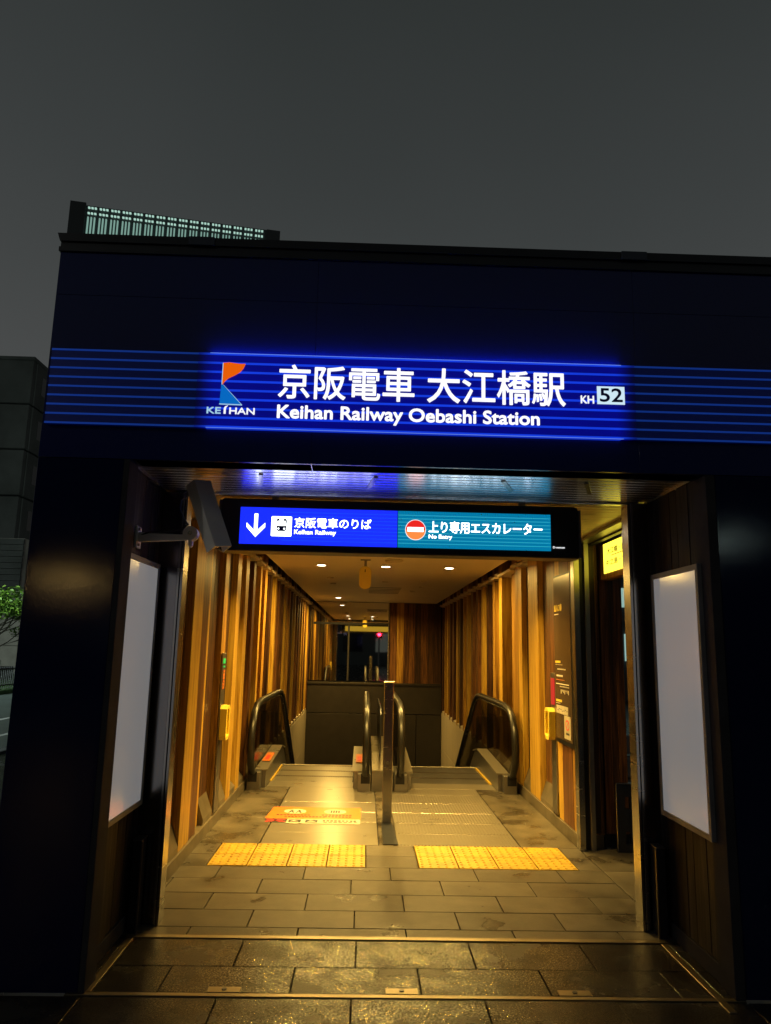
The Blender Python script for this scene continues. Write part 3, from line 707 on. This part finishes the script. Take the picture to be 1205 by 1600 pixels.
MB().prism(up_, 'y', qq-.003, qq-.0018).build('no_entry_symbol', 'hang_red', hs_); MB().prism(dn_, 'y', qq-.003, qq-.0018).build('no_entry_symbol', 'hang_orange', hs_)
box('no_entry_bar', 'letter_white', hs_, ccx-.050, ccx+.050, qq-.0045, qq-.003, ccz-.012, ccz+.016)
text('maker_mark', 'D-mmon', 'letter_soft', hs_, 1.178, 1.252, 2.196, 2.209, q+.001, bold=.02, depth=.002)
box('rear_panel', 'yellow_dim', hs_, -.80, 1.16, HY+.178, HY+.186, 2.20, 2.40)

# ------------------------------------------------------------------ poster light boxes
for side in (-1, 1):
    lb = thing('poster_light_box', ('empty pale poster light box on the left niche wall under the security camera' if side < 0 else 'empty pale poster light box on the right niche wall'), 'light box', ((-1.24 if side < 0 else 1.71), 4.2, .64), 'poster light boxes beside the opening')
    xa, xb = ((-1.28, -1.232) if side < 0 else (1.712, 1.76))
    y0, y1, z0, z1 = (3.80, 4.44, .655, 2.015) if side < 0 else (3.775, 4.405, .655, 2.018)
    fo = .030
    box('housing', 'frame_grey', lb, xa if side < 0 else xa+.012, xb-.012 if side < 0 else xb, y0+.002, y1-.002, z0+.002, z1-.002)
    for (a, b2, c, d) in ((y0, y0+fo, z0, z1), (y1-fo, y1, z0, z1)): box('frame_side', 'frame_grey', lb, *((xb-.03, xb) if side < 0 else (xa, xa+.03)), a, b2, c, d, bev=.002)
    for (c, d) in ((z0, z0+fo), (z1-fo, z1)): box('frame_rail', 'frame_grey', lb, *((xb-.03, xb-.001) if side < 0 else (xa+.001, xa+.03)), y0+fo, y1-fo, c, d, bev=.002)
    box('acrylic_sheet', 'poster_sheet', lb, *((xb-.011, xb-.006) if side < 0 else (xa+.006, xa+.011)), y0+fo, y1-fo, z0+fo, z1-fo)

# ------------------------------------------------------------------ security camera
scm = thing('security_camera', 'grey security camera on a wall bracket above the left light box', 'security camera', (-1.28, 4.05, 2.12))
box('wall_plate', 'camera_grey', scm, -1.279, -1.262, 4.04, 4.12, 2.065, 2.185, bev=.003)
for zz in (2.082, 2.168): MB().cyl((-1.258, 4.06, zz), .008, .012, 'x', 10).build('bolt', 'steel', scm)
MB().prism([(-1.262, 2.098), (-1.262, 2.150), (-1.02, 2.143), (-.985, 2.150), (-.985, 2.115)], 'y', 4.05, 4.085, bev=.003).build('bracket_arm', 'camera_grey', scm)
MB().cyl((-.975, 4.067, 2.150), .040, .055, 'y', 24).build('swivel_joint', 'camera_grey', scm)
MB().cyl((-.975, 4.036, 2.150), .010, .012, 'y', 12).build('bolt', 'steel', scm)
box('swivel_tab', 'camera_grey', scm, -.985, -.963, 4.045, 4.09, 2.075, 2.14, bev=.008)
tilt = Matrix.Translation((-.888, 4.02, 2.245)) @ Matrix.Rotation(R(-24), 4, 'Z') @ Matrix.Rotation(R(66), 4, 'Y') @ Matrix.Rotation(R(18), 4, 'X')
mb = MB().box(-.180, .180, -.042, .042, -.036, .048, bev=.006); mb.mat4(tilt); mb.build('camera_body', 'camera_grey', scm)
mb = MB().box(-.195, .215, -.052, .052, .049, .058, bev=.002); mb.box(-.195, .215, -.056, -.0505, -.02, .058); mb.box(-.195, .215, .0505, .056, -.02, .058); mb.mat4(tilt); mb.build('sun_hood', 'camera_grey', scm)
mb = MB().cyl((.178, 0, 0), .035, .008, 'x', 20); mb.mat4(tilt); mb.build('lens_window', 'window_dark', scm)
mb = MB().box(-.20, -.175, -.02, .02, -.03, .02); mb.mat4(tilt); mb.build('cable_gland', 'rubber', scm)
MB().tube([(-1.27, 4.06, 2.128), (-1.20, 4.045, 2.150), (-1.10, 4.04, 2.157), (-1.02, 4.04, 2.17), (-.985, 4.03, 2.20)], .0045, 8).build('cable', 'cable', scm, True)
MB().tube([(-.99, 4.02, 2.36), (-1.03, 4.02, 2.33), (-1.035, 4.02, 2.28), (-1.01, 4.02, 2.23), (-.985, 4.03, 2.19)], .0045, 8).build('cable', 'cable', scm, True)

# ------------------------------------------------------------------ escalators
def rail_path(x_, dy=0, r_=0):
    p = [(9.02, .16), (8.72, .15), (8.45, .20), (8.33, .34), (8.30, .50), (8.34, .68), (8.46, .82), (8.66, .895), (8.95, .92), (10.70, .92), (11.0, .90), (11.25, .83), (11.5, .70), (17.1, -2.66)]
    return [(x_, a+dy, b2) for a, b2 in p]
def escalator(label, xo, xi, xd_out, xd_in, left):
    t = thing('escalator', label, 'escalator', ((xo+xi)/2, 9.2, 0), 'escalators going down into the station')
    for x_, nm_, s in ((xo, 0, 1 if left else -1), (xi, 1, -1 if left else 1)):
        gp = [(8.95, .10), (8.60, .16), (8.42, .34), (8.40, .52), (8.45, .68), (8.56, .80), (8.75, .86), (10.7, .88), (11.0, .86), (11.25, .78), (11.5, .65), (17.1, -2.72), (17.1, -3.3), (11.0, .1), (10.3, .22)]
        MB().prism(gp, 'x', x_-.006, x_+.006).build('glass_balustrade', 'glass', t)
        MB().tube(rail_path(x_), .036, 12, 1.1).build('handrail', 'rubber', t, True)
        MB().tube([(x_, a+(.055 if a < 8.7 else 0), b2-(.045 if b2 > .6 else .0)) for _, a, b2 in rail_path(x_)[3:]], .012, 8).build('handrail_track', 'steel', t, True)
        # newel base, inner deck with its slanted cover
        a0, a1 = sorted((x_-s*.06, x_+s*.085))
        nwb = box('newel_base', 'steel_dull', t, a0, a1, 8.52, 9.12, -.03, .185, bev=.006)
        box('rail_inlet', 'black', nwb, x_-.05, x_+.05, 8.51, 8.519, .085, .19)
        MB().prism([(8.66, -.03), (8.66, .19), (10.15, .26), (10.45, .20), (17.1, -3.60), (17.1, -3.95), (10.3, -.03)], 'x', *sorted((x_+s*.0862, x_+s*.130))).build('skirt_panel', 'steel_dull', t)
        MB().prism([(8.63, .186), (8.63, .20), (9.2, .228), (10.15, .272), (10.50, .212), (10.5, .196), (10.15, .26), (9.12, .212), (9.12, .186)], 'x', *sorted((x_+s*.012, x_+s*.150))).build('deck_cover', 'steel_floor', t)
    xa, xb = sorted((xo, xi)); ia, ib = xa+.135, xb-.135
    pa, pb = (ia+.02, ib) if left else (ia, ib-.02)
    plate = 'steel_floor'
    P0, P1 = (-.795, .15) if left else (.305, 1.295)
    y = 6.29; k = 0
    for y0, y1 in ((6.29, 6.68), (6.68, 7.08), (7.08, 7.5), (7.5, 7.95), (7.95, 8.38), (8.38, 8.75)):
        if left: box('landing_plate', plate, t, P0+.002, P1-.002, y0+.0015, y1-.0015, -.03, 0.0, bev=.0015)
        else:
            mb = MB().box(P0+.002, P1-.002, y0+.0015, y1-.0015, -.03, -.002, bev=.0015)
            n = 34
            for i in range(n):
                xx = P0+.03+(P1-P0-.06)*i/(n-1); mb.box(xx-.006, xx+.006, y0+.02, y1-.02, -.002, .0018)
            mb.build('landing_plate', plate, t)
    box('landing_plate', plate, t, ia+.002, ib-.002, 8.752, 9.08, -.03, .001, bev=.0015)
    box('comb_plate', 'yellow_tile', t, *((ia-.02, ia+.012) if left else (ib-.012, ib+.02)), 9.08, 10.28, -.03, .006)
    # flat steps with cleats, then descending ones
    for i in range(3):
        y0 = 9.085+i*.41
        mb = MB().box(ia+.015, ib-.015, y0, y0+.405, -.05, -.012)
        n = 44
        for j in range(n):
            xx = ia+.03+(ib-ia-.06)*j/(n-1); mb.box(xx-.005, xx+.005, y0+.012, y0+.40, -.012, -.002)
        mb.build('step', 'steel_floor' if left else 'steel_dull', t)
        box('step_edge', 'rail_strip', t, ia+.015, ib-.015, y0+.396, y0+.409, -.01, .0)
    for i in range(16):
        y0 = 10.345+i*.40; z_ = -.12-.21*i
        MB().box(ia+.015, ib-.015, y0, y0+.40, z_-.2, z_).build('step', 'dark_metal', t)
    return t
escalator('left escalator with wide smooth landing plates and an orange sticker in front', -1.195, .045, 0, 0, True)
escalator('right escalator with ribbed landing plates, the one going up only', 1.665, .425, 0, 0, False)
box('floor_edge', 'ceiling_edge', fl, -1.27, 1.77, 10.315, 10.34, -.06, .004)
cd = thing('escalator_divider', 'steel deck between the two escalators behind the tall post', 'divider', (.235, 9.0, 0))
box('deck', 'steel_dull', cd, .112, .355, 8.56, 10.3, -.03, .21, bev=.004)
MB().prism([(8.54, .212), (8.54, .222), (9.0, .36), (10.3, .39), (10.3, .212)], 'x', .115, .352).build('slanted_cover', 'steel_floor', cd)
MB().prism([(8.75, .36), (8.75, .80), (8.9, .86), (10.6, .86), (10.6, .30), (9.0, .33)], 'x', .20, .215).build('centre_panel', 'dark_metal', cd)
# stickers on the deck covers
for i, (x_, lab) in enumerate(((-1.118, 'small orange sticker on the slanted cover of the leftmost handrail'), (-.025, 'small orange sticker on the cover left of the central handrail'))):
    s_ = thing('warning_sticker', lab, 'sticker', (x_, 9.2, .24), 'small orange warning stickers')
    MB().prism([(9.05, .228), (9.05, .232), (9.55, .256), (9.55, .252)], 'x', x_-.045, x_+.045).build('sticker_sheet', 'orange', s_)
    MB().prism([(9.12, .2355), (9.12, .2365), (9.40, .2495), (9.40, .2485)], 'x', x_-.025, x_+.02).build('sticker_mark', 'red_print', s_)
# tall divider post
dp = thing('divider_post', 'tall flat steel post standing between the two escalator landings', 'post', (.235, 7.08, 0))
MB().box(.193, .282, 7.03, 7.09, 0, 1.235, bev=.006).build('post_body', 'steel', dp)
box('post_cap', 'rail_strip', dp, .190, .285, 7.026, 7.094, 1.235, 1.248, bev=.003)
MB().cyl((.238, 7.024, .52), .017, .012, 'y', 20).build('lock', 'steel_dull', dp)
MB().prism([(.188, 6.31), (.188, 7.03), (.287, 7.03), (.312, 6.31)], 'z', .001, .005).build('floor_rail', 'dark_metal', dp)

# floor sticker
fs = thing('floor_sticker', 'orange floor sticker with two cream ovals on the left landing plate', 'floor sticker', (-.38, 7.3, 0))
zf = .0035
MB().prism([(-.845, 7.16), (-.87, 7.18), (-.845, 7.66), (.005, 7.66), (.005, 7.16)], 'z', .001, zf).build('orange_field', 'orange', fs)
MB().prism([(-.66, 6.985), (-.66, 7.157), (.0, 7.157), (.0, 6.985)], 'z', .001, zf).build('white_field', 'cream_print', fs)
MB().prism([(-.85, 7.02), (-.87, 7.155), (-.664, 7.155), (-.68, 7.02)], 'z', .001, zf).build('cross_field', 'black_print', fs)
for s in (-1, 1):
    c, h = math.cos(s*.75), math.sin(s*.75)
    mb = MB().box(-.10, .10, -.016, .016, 0, .0012); mb.mat4(Matrix.Translation((-.765, 7.087, zf)) @ Matrix.Rotation(s*.55, 4, 'Z')); mb.build('cross_bar', 'red_print', fs)
for xx, kid in ((-.62, 0), (-.24, 1)):
    t2 = MB(); pts = [(xx+.105*math.cos(2*math.pi*i/28), 7.47+.10*math.sin(2*math.pi*i/28)) for i in range(28)]
    t2.prism(pts, 'z', zf, zf+.001); t2.build('oval', 'cream_print', fs)
    if kid == 0:
        for dx in (-.035, .035):
            mb = MB().cyl((xx+dx, 7.51, zf+.0018), .014, .001, n=12)
            mb.prism([(xx+dx-.03, 7.40), (xx+dx-.012, 7.49), (xx+dx+.012, 7.49), (xx+dx+.03, 7.40), (xx+dx+.012, 7.41), (xx+dx, 7.45), (xx+dx-.012, 7.41)], 'z', zf+.0012, zf+.002); mb.build('walking_figure', 'black_print', fs)
    else:
        mb = MB()
        for dx in (-.036, -.012, .012, .036):
            mb.cyl((xx+dx, 7.51, zf+.0018), .009, .001, n=10); mb.box(xx+dx-.008, xx+dx+.008, 7.415, 7.50, zf+.0012, zf+.002)
        mb.build('standing_figures', 'black_print', fs)
for xx in (-.59, -.44): box('white_icon', 'black_print', fs, xx-.055, xx+.055, 7.02, 7.125, zf, zf+.001)
for xx in (-.59, -.44):
    MB().prism([(xx-.04, 7.04), (xx-.01, 7.10), (xx+.04, 7.05)], 'z', zf+.001, zf+.0018).build('icon_mark', 'cream_print', fs)
mb = MB()
for xx in [-.34+.035*i for i in range(9)]: mb.box(xx, xx+.024, 7.07, 7.12, zf, zf+.001)
for xx in [-.33+.045*i for i in range(7)]: mb.box(xx, xx+.032, 7.025, 7.05, zf, zf+.001)
for a, n, zz in ((-.78, 10, 7.30), (-.36, 9, 7.31), (-.70, 12, 7.23), (-.33, 8, 7.24)):
    for i in range(n): mb.box(a+i*.032, a+i*.032+.022, zz, zz+.035, zf, zf+.001)
mb.build('fine_print', 'black_print', fs)

# ------------------------------------------------------------------ wall fittings
nbx = 1.755
nbd = thing('notice_board', 'tall bronze station notice board with posters on the right plank wall', 'notice board', (1.765, 6.58, .80))
box('board_frame', 'black', nbd, nbx, 1.774, 6.28, 6.90, .76, 2.245, bev=.003)
box('board_face', 'brown_board', nbd, nbx-.004, nbx, 6.34, 6.885, .80, 2.225)
def bt(s, y0, y1, z0, z1, mt='white_paint', bold=.02): return text('lettering', s, mt, nbd, -y1, -y0, z0, z1, nbx-.0045, bold=bold, depth=.001, plane='left')
bt('出入口', 6.68, 6.86, 1.915, 1.975, 'yellow_box')
MB().cyl((nbx-.005, 6.635, 1.945), .032, .002, 'x', 24).build('number_disc', 'yellow_box', nbd)
box('lettering', 'white_paint', nbd, nbx-.0055, nbx-.0045, 6.72, 6.86, 1.885, 1.893)
for (a, b2, z0, z1, mt) in ((6.68, 6.86, 1.455, 1.475, 'yellow_box'), (6.62, 6.86, 1.438, 1.441, 'white_paint'), (6.56, 6.84, 1.305, 1.309, 'orange'), (6.42, 6.84, 1.268, 1.276, 'white_paint'), (6.66, 6.85, 1.115, 1.135, 'yellow_box'), (6.72, 6.85, 1.10, 1.104, 'white_paint')):
    box('printed_bar', mt, nbd, nbx-.0055, nbx-.0045, a, b2, z0, z1)
mb = MB()
for i in range(8): mb.box(nbx-.0055, nbx-.0045, 6.52+i*.035, 6.54+i*.035, 1.395, 1.405)
for i in range(6): mb.box(nbx-.0055, nbx-.0045, 6.62+i*.035, 6.645+i*.035, 1.335, 1.35)
for i in range(9): mb.box(nbx-.0055, nbx-.0045, 6.42+i*.035, 6.435+i*.035, 1.245, 1.255)
for i in range(7): mb.box(nbx-.0055, nbx-.0045, 6.43+i*.04, 6.445+i*.04, 1.19+.01*(i % 3), 1.225)
mb.build('fine_print', 'white_paint', nbd)
mp_ = box('area_map', 'cream_print', nbd, nbx-.007, nbx-.0045, 6.46, 6.84, .955+.06, 1.085)
mp_.location.z -= .0
mb = MB()
for i in range(7): mb.box(nbx-.008, nbx-.0071, 6.47+i*.05, 6.505+i*.05, 1.045+.008*math.sin(i*1.7), 1.052+.008*math.sin(i*1.7))
mb.build('map_line', 'black_print', mp_)
np_ = box('no_smoking_notice', 'cream_print', nbd, nbx-.0075, nbx-.0045, 6.385, 6.585, .82, 1.01)
pts = [(6.485+.062*math.cos(2*math.pi*i/24), .935+.045*math.sin(2*math.pi*i/24)) for i in range(24)]
MB().prism(pts, 'x', nbx-.0085, nbx-.0076).build('red_ring', 'red_print', np_)
pts = [(6.485+.045*math.cos(2*math.pi*i/24), .935+.032*math.sin(2*math.pi*i/24)) for i in range(24)]
MB().prism(pts, 'x', nbx-.0092, nbx-.0086).build('ring_field', 'cream_print', np_)
mb = MB().prism([(6.44, .965), (6.45, .970), (6.53, .905), (6.52, .900)], 'x', nbx-.0098, nbx-.0093); mb.build('red_slash', 'red_print', np_)
box('lettering', 'black_print', np_, nbx-.0085, nbx-.0076, 6.43, 6.53, .855, .872)

# emergency strips with yellow handle boxes
def fitting(x_, side, y_, label, green):
    t = thing('emergency_stop_strip', label, 'emergency strip', (x_, y_, .3))
    X0, X1 = sorted((x_, x_-side*.012)); F0, F1 = sorted((x_-side*.0125, x_-side*.016))
    box('steel_strip', 'steel_dull', t, X0, X1, y_-.085, y_+.085, .12, 1.48 if green else 1.36, bev=.002)
    if green:
        box('green_mark', 'green_lit', t, F0, F1, y_-.05, y_+.04, 1.385, 1.43)
        box('green_mark', 'green_lit', t, F0, F1, y_-.03, y_+.03, 1.35, 1.365)
        for i in range(6): box('red_mark', 'orange', t, F0, F1, y_-.05, y_+.035, 1.16+i*.029, 1.18+i*.029)
    else:
        box('red_panel', 'red_panel', t, F0, F1, y_-.065, y_+.065, 1.07, 1.31)
    # yellow ring shaped handle box
    z0, z1 = (.72, 1.02) if green else (.76, 1.04)
    D0, D1 = x_-side*.0165, x_-side*.075
    o_ = [(y_-.085, z0+.03), (y_-.085, z1-.03), (y_-.05, z1), (y_+.05, z1), (y_+.085, z1-.03), (y_+.085, z0+.03), (y_+.05, z0), (y_-.05, z0)]
    i_ = [(y_-.055, z0+.045), (y_-.055, z1-.045), (y_-.035, z1-.03), (y_+.035, z1-.03), (y_+.055, z1-.045), (y_+.055, z0+.045), (y_+.035, z0+.03), (y_-.035, z0+.03)]
    bm = bmesh.new(); V = {}
    for nm_, P_, xx in (('ob', o_, D0), ('of', o_, D1), ('if', i_, D1), ('ib', i_, D0-side*.006)): V[nm_] = [bm.verts.new((xx, a, b2)) for a, b2 in P_]
    for a, b2 in (('ob', 'of'), ('of', 'if'), ('if', 'ib')):
        for i in range(8): bm.faces.new((V[a][i], V[a][(i+1) % 8], V[b2][(i+1) % 8], V[b2][i]))
    bm.faces.new(V['ib']); bm.faces.new(V['ob'][::-1]); bmesh.ops.recalc_face_normals(bm, faces=bm.faces)
    mb = MB(); mb.join(bm); mb.build('handle_box', 'yellow_box', t)
    return t
fitting(-1.28, -1, 6.875, 'steel strip with green and red marks and yellow box on the left wall', True)
fitting(1.775, 1, 7.02, 'steel strip with red panel and yellow box left of the notice board', False)

# yellow exit sign over the side exit
ex = thing('yellow_exit_sign', 'bright yellow backlit exit sign on the right above the side exit', 'sign', (2.03, 5.8, 2.2))
box('housing', 'wood_mid', ex, 2.002, 2.078, 5.15, 6.26, 2.16, 2.455, bev=.004)
box('lit_face', 'yellow_lit', ex, 1.996, 2.001, 5.2, 6.15, 2.205, 2.452)
text('lettering', '大江橋・御堂筋', 'yellow_text', ex, -6.05, -5.45, 2.355, 2.405, 1.9955, bold=.015, depth=.001, plane='left')
text('lettering', '中之島・堂島', 'yellow_text', ex, -6.08, -5.50, 2.262, 2.31, 1.9955, bold=.015, depth=.001, plane='left')
box('lettering', 'yellow_text', ex, 1.9945, 1.9955, 5.55, 5.95, 2.335, 2.342)
box('ceiling_rail', 'steel', ex, 1.93, 1.95, 4.66, 6.26, 2.462, 2.48); box('lintel', 'wood_mid', ex, 2.08, 2.09, 4.66, 6.26, 2.16, 2.50)

# low steel gate leaf at the side exit
gt = thing('side_gate_leaf', 'low steel gate leaf with square slots at the side exit', 'gate', (2.14, 6.2, 0))
bm = MB(); xa, xb = 2.055, 2.185
for (a, b2, c, d) in ((xa, xa+.062, 0, .515), (xb-.028, xb, 0, .515), (xa+.062, xb-.028, 0, .062), (xa+.062, xb-.028, .155, .325), (xa+.062, xb-.028, .42, .515)): bm.box(a, b2, 6.18, 6.22, c, d)
bm.build('gate_panel', 'dark_metal', gt)
box('gate_top', 'steel', gt, xa-.004, xb+.004, 6.175, 6.225, .516, .524, bev=.002); box('gate_edge', 'steel', gt, xa-.012, xa-.001, 6.176, 6.224, 0, .515, bev=.002)

# ------------------------------------------------------------------ outside on the left
lf = thing('picket_fence', 'low dark picket fence along the far side of the road', 'fence', (-11.7, 24, 0))
for zz in (.10, .62): box('rail', 'black', lf, -11.73, -11.69, 12, 44, zz+.0, zz+.035)
for i in range(130):
    y0 = 18+i*.13; box('picket', 'frame_grey', lf, -11.722, -11.698, y0, y0+.025, .0, .70)
for i in range(8):
    y0 = 18.3+i*2.0; box('post', 'black', lf, -11.76, -11.66, y0, y0+.1, 0, .85)
rwl = thing('retaining_wall', 'pale concrete retaining wall behind the small tree', 'wall', (-18, 37.5, 0))
for i in range(5):
    for j in range(3): box('wall_panel', 'concrete_light', rwl, -24+i*1.6+.01, -24+(i+1)*1.6-.01, 36.2, 36.5, j*1.3+.01, (j+1)*1.3-.01, bev=.01)
MB().box(-23, -14.5, 30, 31.6, 0, .5).build('hedge_bed', 'soil', rwl)
def building_left():
    t = thing('office_block', 'dark concrete office block with stacked storey bands left of the entrance', 'building', (-22, 44, 0))
    x1 = -19.05
    for k in range(4):
        z0 = 6.7+k*2.62
        for i in range(4):
            box('facade_panel', 'concrete', t, x1-2.4*(i+1)+.02, x1-2.4*i-.02, 40, 40.4, z0+.05, z0+2.57, bev=.02)
        for i in range(4):
            a = box('side_panel', 'concrete', t, x1-.38, x1+.02, 40.45+i*2.4, 42.8+i*2.4, z0+.05, z0+2.57, bev=.02)
            box('window', 'window_dark', t, x1+.021, x1+.03, 41.2+i*2.4, 42.1+i*2.4, z0+.9, z0+2.0)
    box('core', 'black', t, x1-9.6, x1-.4, 40.42, 50, 0, 17.1)
    box('parapet', 'concrete', t, x1-9.7, x1+.06, 39.9, 50.1, 17.12, 17.3)
    return t
building_left()
pd = thing('clapboard_podium', 'grey low annex clad in horizontal boards behind the roadside tree', 'building', (-20, 38.4, 0))
for k in range(9): box('board', 'concrete', pd, -27, -17.6, 38, 38.16-.03*(k % 2), 3.9+k*.31+.012, 3.9+(k+1)*.31-.012)
box('core', 'concrete_light', pd, -27, -17.65, 38.2, 39.8, 0, 6.72)
# tree
tr = thing('roadside_tree', 'small bright green maple tree at the far side of the road', 'tree', (-13.1, 27, 0))
MB().tube([(-13.1, 27, 0), (-13.05, 27, .8), (-13.2, 27, 1.6), (-13.1, 27, 2.5)], .06, 8).build('trunk', 'bark', tr)
rnd = random.Random(3); limbs = []
for i in range(16):
    z0 = rnd.uniform(.9, 2.2); a = rnd.uniform(0, 6.28); l = rnd.uniform(.6, 1.5)
    limbs.append([(-13.1, 27, z0), (-13.1+l*.5*math.cos(a), 27+l*.5*math.sin(a), z0+.25), (-13.1+l*math.cos(a), 27+l*math.sin(a), z0+rnd.uniform(.3, 1.0))])
mb = MB()
for p in limbs: mb.tube(p, .018, 5)
mb.build('limbs', 'bark', tr)
bm = bmesh.new()
cl = [Vector(p[-1]) for p in limbs] + [Vector((-12.9+rnd.uniform(-.9, .9), 27+rnd.uniform(-.9, .9), rnd.uniform(2.4, 3.3))) for _ in range(16)]
for c in cl:
    for _ in range(120):
        p = c + Vector((rnd.gauss(0, .26), rnd.gauss(0, .26), rnd.gauss(0, .10)))
        d1 = Vector((rnd.uniform(-1, 1), rnd.uniform(-1, 1), rnd.uniform(-.5, .5))).normalized()*.075; d2 = Vector((rnd.uniform(-1, 1), rnd.uniform(-1, 1), rnd.uniform(-.5, .5))).normalized()*.055
        bm.faces.new([bm.verts.new(q_) for q_ in (p-d1, p-d2*.6, p+d1, p+d2)])
mb = MB(); mb.join(bm); mb.build('crown', 'leaf', tr)
MB().tube([(-12.55, 26.2, 0), (-12.5, 26.2, .9)], .04, 8).build('tree_stake', 'concrete_light', tr)

def street_lamp(name, label, pos, h, globe, power, color, r_=.16, spot=False):
    t = thing(name, label, 'street lamp', (pos[0], pos[1], 0))
    MB().tube([(pos[0], pos[1], -.13), (pos[0], pos[1], h-.15)], .055, 10).build('pole', 'black', t)
    MB().cyl((pos[0], pos[1], h+r_+.02), r_*.9, .05, n=16).build('cap', 'black', t)
    bm = bmesh.new(); bmesh.ops.create_uvsphere(bm, u_segments=16, v_segments=10, radius=r_); bmesh.ops.translate(bm, vec=(pos[0], pos[1], h), verts=bm.verts)
    mb = MB(); mb.join(bm); mb.build('globe', globe, t, True)
    if power:
        ld = bpy.data.lights.new('street_lamp_bulb', 'POINT'); ld.energy = power; ld.color = color; ld.shadow_soft_size = r_*1.2
        lo = bpy.data.objects.new('street_lamp_bulb', ld); col.objects.link(lo); lo.location = (pos[0], pos[1], h-r_*2.6); attach(lo, t)
    return t
street_lamp('street_lamp', 'tall cool white street lamp beside the tree across the road', (-14.6, 22.5), 6.5, 'cool_globe', 2300, (.80, 1, .92))
street_lamp('street_lamp', 'warm globe street lamp seen as a glow in the left pier', (-7.7, -12), 3.15, 'street_globe', 10, (1, .62, .25))
street_lamp('street_lamp', 'cool street lamp seen as a faint glow in the right pier', (9.4, -12), 4.6, 'cool_globe', 5, (.8, 1, .95), .10)

street_lamp('street_lamp', 'unseen lamp on a tall pole, added to brighten the security camera', (-9.0, -3.0), 7.0, 'cool_globe', 220, (1, .95, .88))  # added lamp, out of view, lifts the light on the security camera
# ------------------------------------------------------------------ tower with lit fins behind the roof
tw = thing('lit_tower', 'distant high rise with rows of lit vertical fins above the roof', 'tower', (-27, 95, 0))
ang = math.atan2(5.27, 27.7); T = Matrix.Translation((-41.3, 91.7, 0)) @ Matrix.Rotation(ang, 4, 'Z')
Wd = 28.2
mb = MB().box(0, Wd, .35, 18, 0, 60); mb.mat4(T); mb.build('tower_body', 'tower_body', tw)
mb = MB().box(0, 2.0, 0, .34, 0, 60.2); mb.mat4(T); mb.build('corner_pier', 'tower_body', tw)
mb = MB().box(Wd-1.9, Wd, 0, .34, 0, 59.9); mb.mat4(T); mb.build('corner_pier', 'tower_body', tw)
ng = 16; pitch_ = (Wd-2.2-2.1)/ng
for i in range(ng):
    x0 = 2.2+i*pitch_
    for j in range(3):
        xx = x0+.12+j*.42
        mb = MB().box(xx, xx+.17, .05, .32, 30, 58.2); mb.mat4(T); mb.build('lit_fin', 'tower_fin', tw)
        for zz in (58.7, 59.5):
            mb = MB().box(xx-.02, xx+.24, .05, .32, zz, zz+.18); mb.mat4(T); mb.build('lit_dot', 'tower_dot', tw)

# ------------------------------------------------------------------ right side, seen through the side exit
sh = thing('far_shopfront', 'dark shopfront with a teal lit window seen through the side exit', 'building', (9.5, 25, 0))
box('wall', 'tower_body', sh, 6, 30, 25.2, 30, 0, 14)
box('window', 'window_lit', sh, 8.75, 9.6, 25.1, 25.19, 3.1, 3.75); box('beam', 'concrete', sh, 6, 20, 24.8, 25.19, 2.6, 2.75)
box('lit_pillar', 'window_lit', sh, 8.78, 8.95, 24.9, 25.15, 1.3, 2.2); box('pillar', 'concrete_light', sh, 9.0, 9.4, 24.7, 25.15, .6, 2.5)
rlb = thing('low_parapet', 'low pale parapet outside the side exit', 'wall', (4, 9, 0))
for i, zz in enumerate((.0, .22, .44)): box('stone_course', 'concrete_light', rlb, 2.7+.1*i, 5.2, 8.2+.15*i, 8.6, zz+.004, zz+.2, bev=.01)

# ------------------------------------------------------------------ street behind the camera (seen in the mirror and in the gloss)
ob = thing('opposite_building', 'dark office building across the street seen in the corridor mirror', 'building', (0, -34, 0))
box('wall', 'tower_body', ob, -30, 30, -40, -34, 0, 16)
rnd = random.Random(5)
for i in range(14):
    for j in range(3):
        box('window', 'window_dim' if rnd.random() < .22 else 'window_dark', ob, -20+i*3, -18.2+i*3, -33.99, -33.95, 1.2+j*4, 3.4+j*4)
def signal(label, x_, y_, z_, r_=.11):
    t = thing('pedestrian_signal', label, 'traffic signal', (x_, y_, -.13), 'red pedestrian signals')
    MB().tube([(x_, y_-.08, -.13), (x_, y_-.08, z_+.3)], .05, 8).build('pole', 'frame_grey', t)
    box('signal_box', 'black', t, x_-.22, x_+.22, y_-.03, y_+.15, z_-.25, z_+.25, bev=.02)
    MB().cyl((x_, y_+.155, z_), r_, .01, 'y', 20).build('red_lens', 'red_lit', t)
signal('red pedestrian signal reflected in the corridor mirror', .95, -15, 2.45)

for o in bpy.data.objects:
    if o.name.startswith('fine_print') or o.name.startswith('map_line'): o['kind'] = 'stuff'
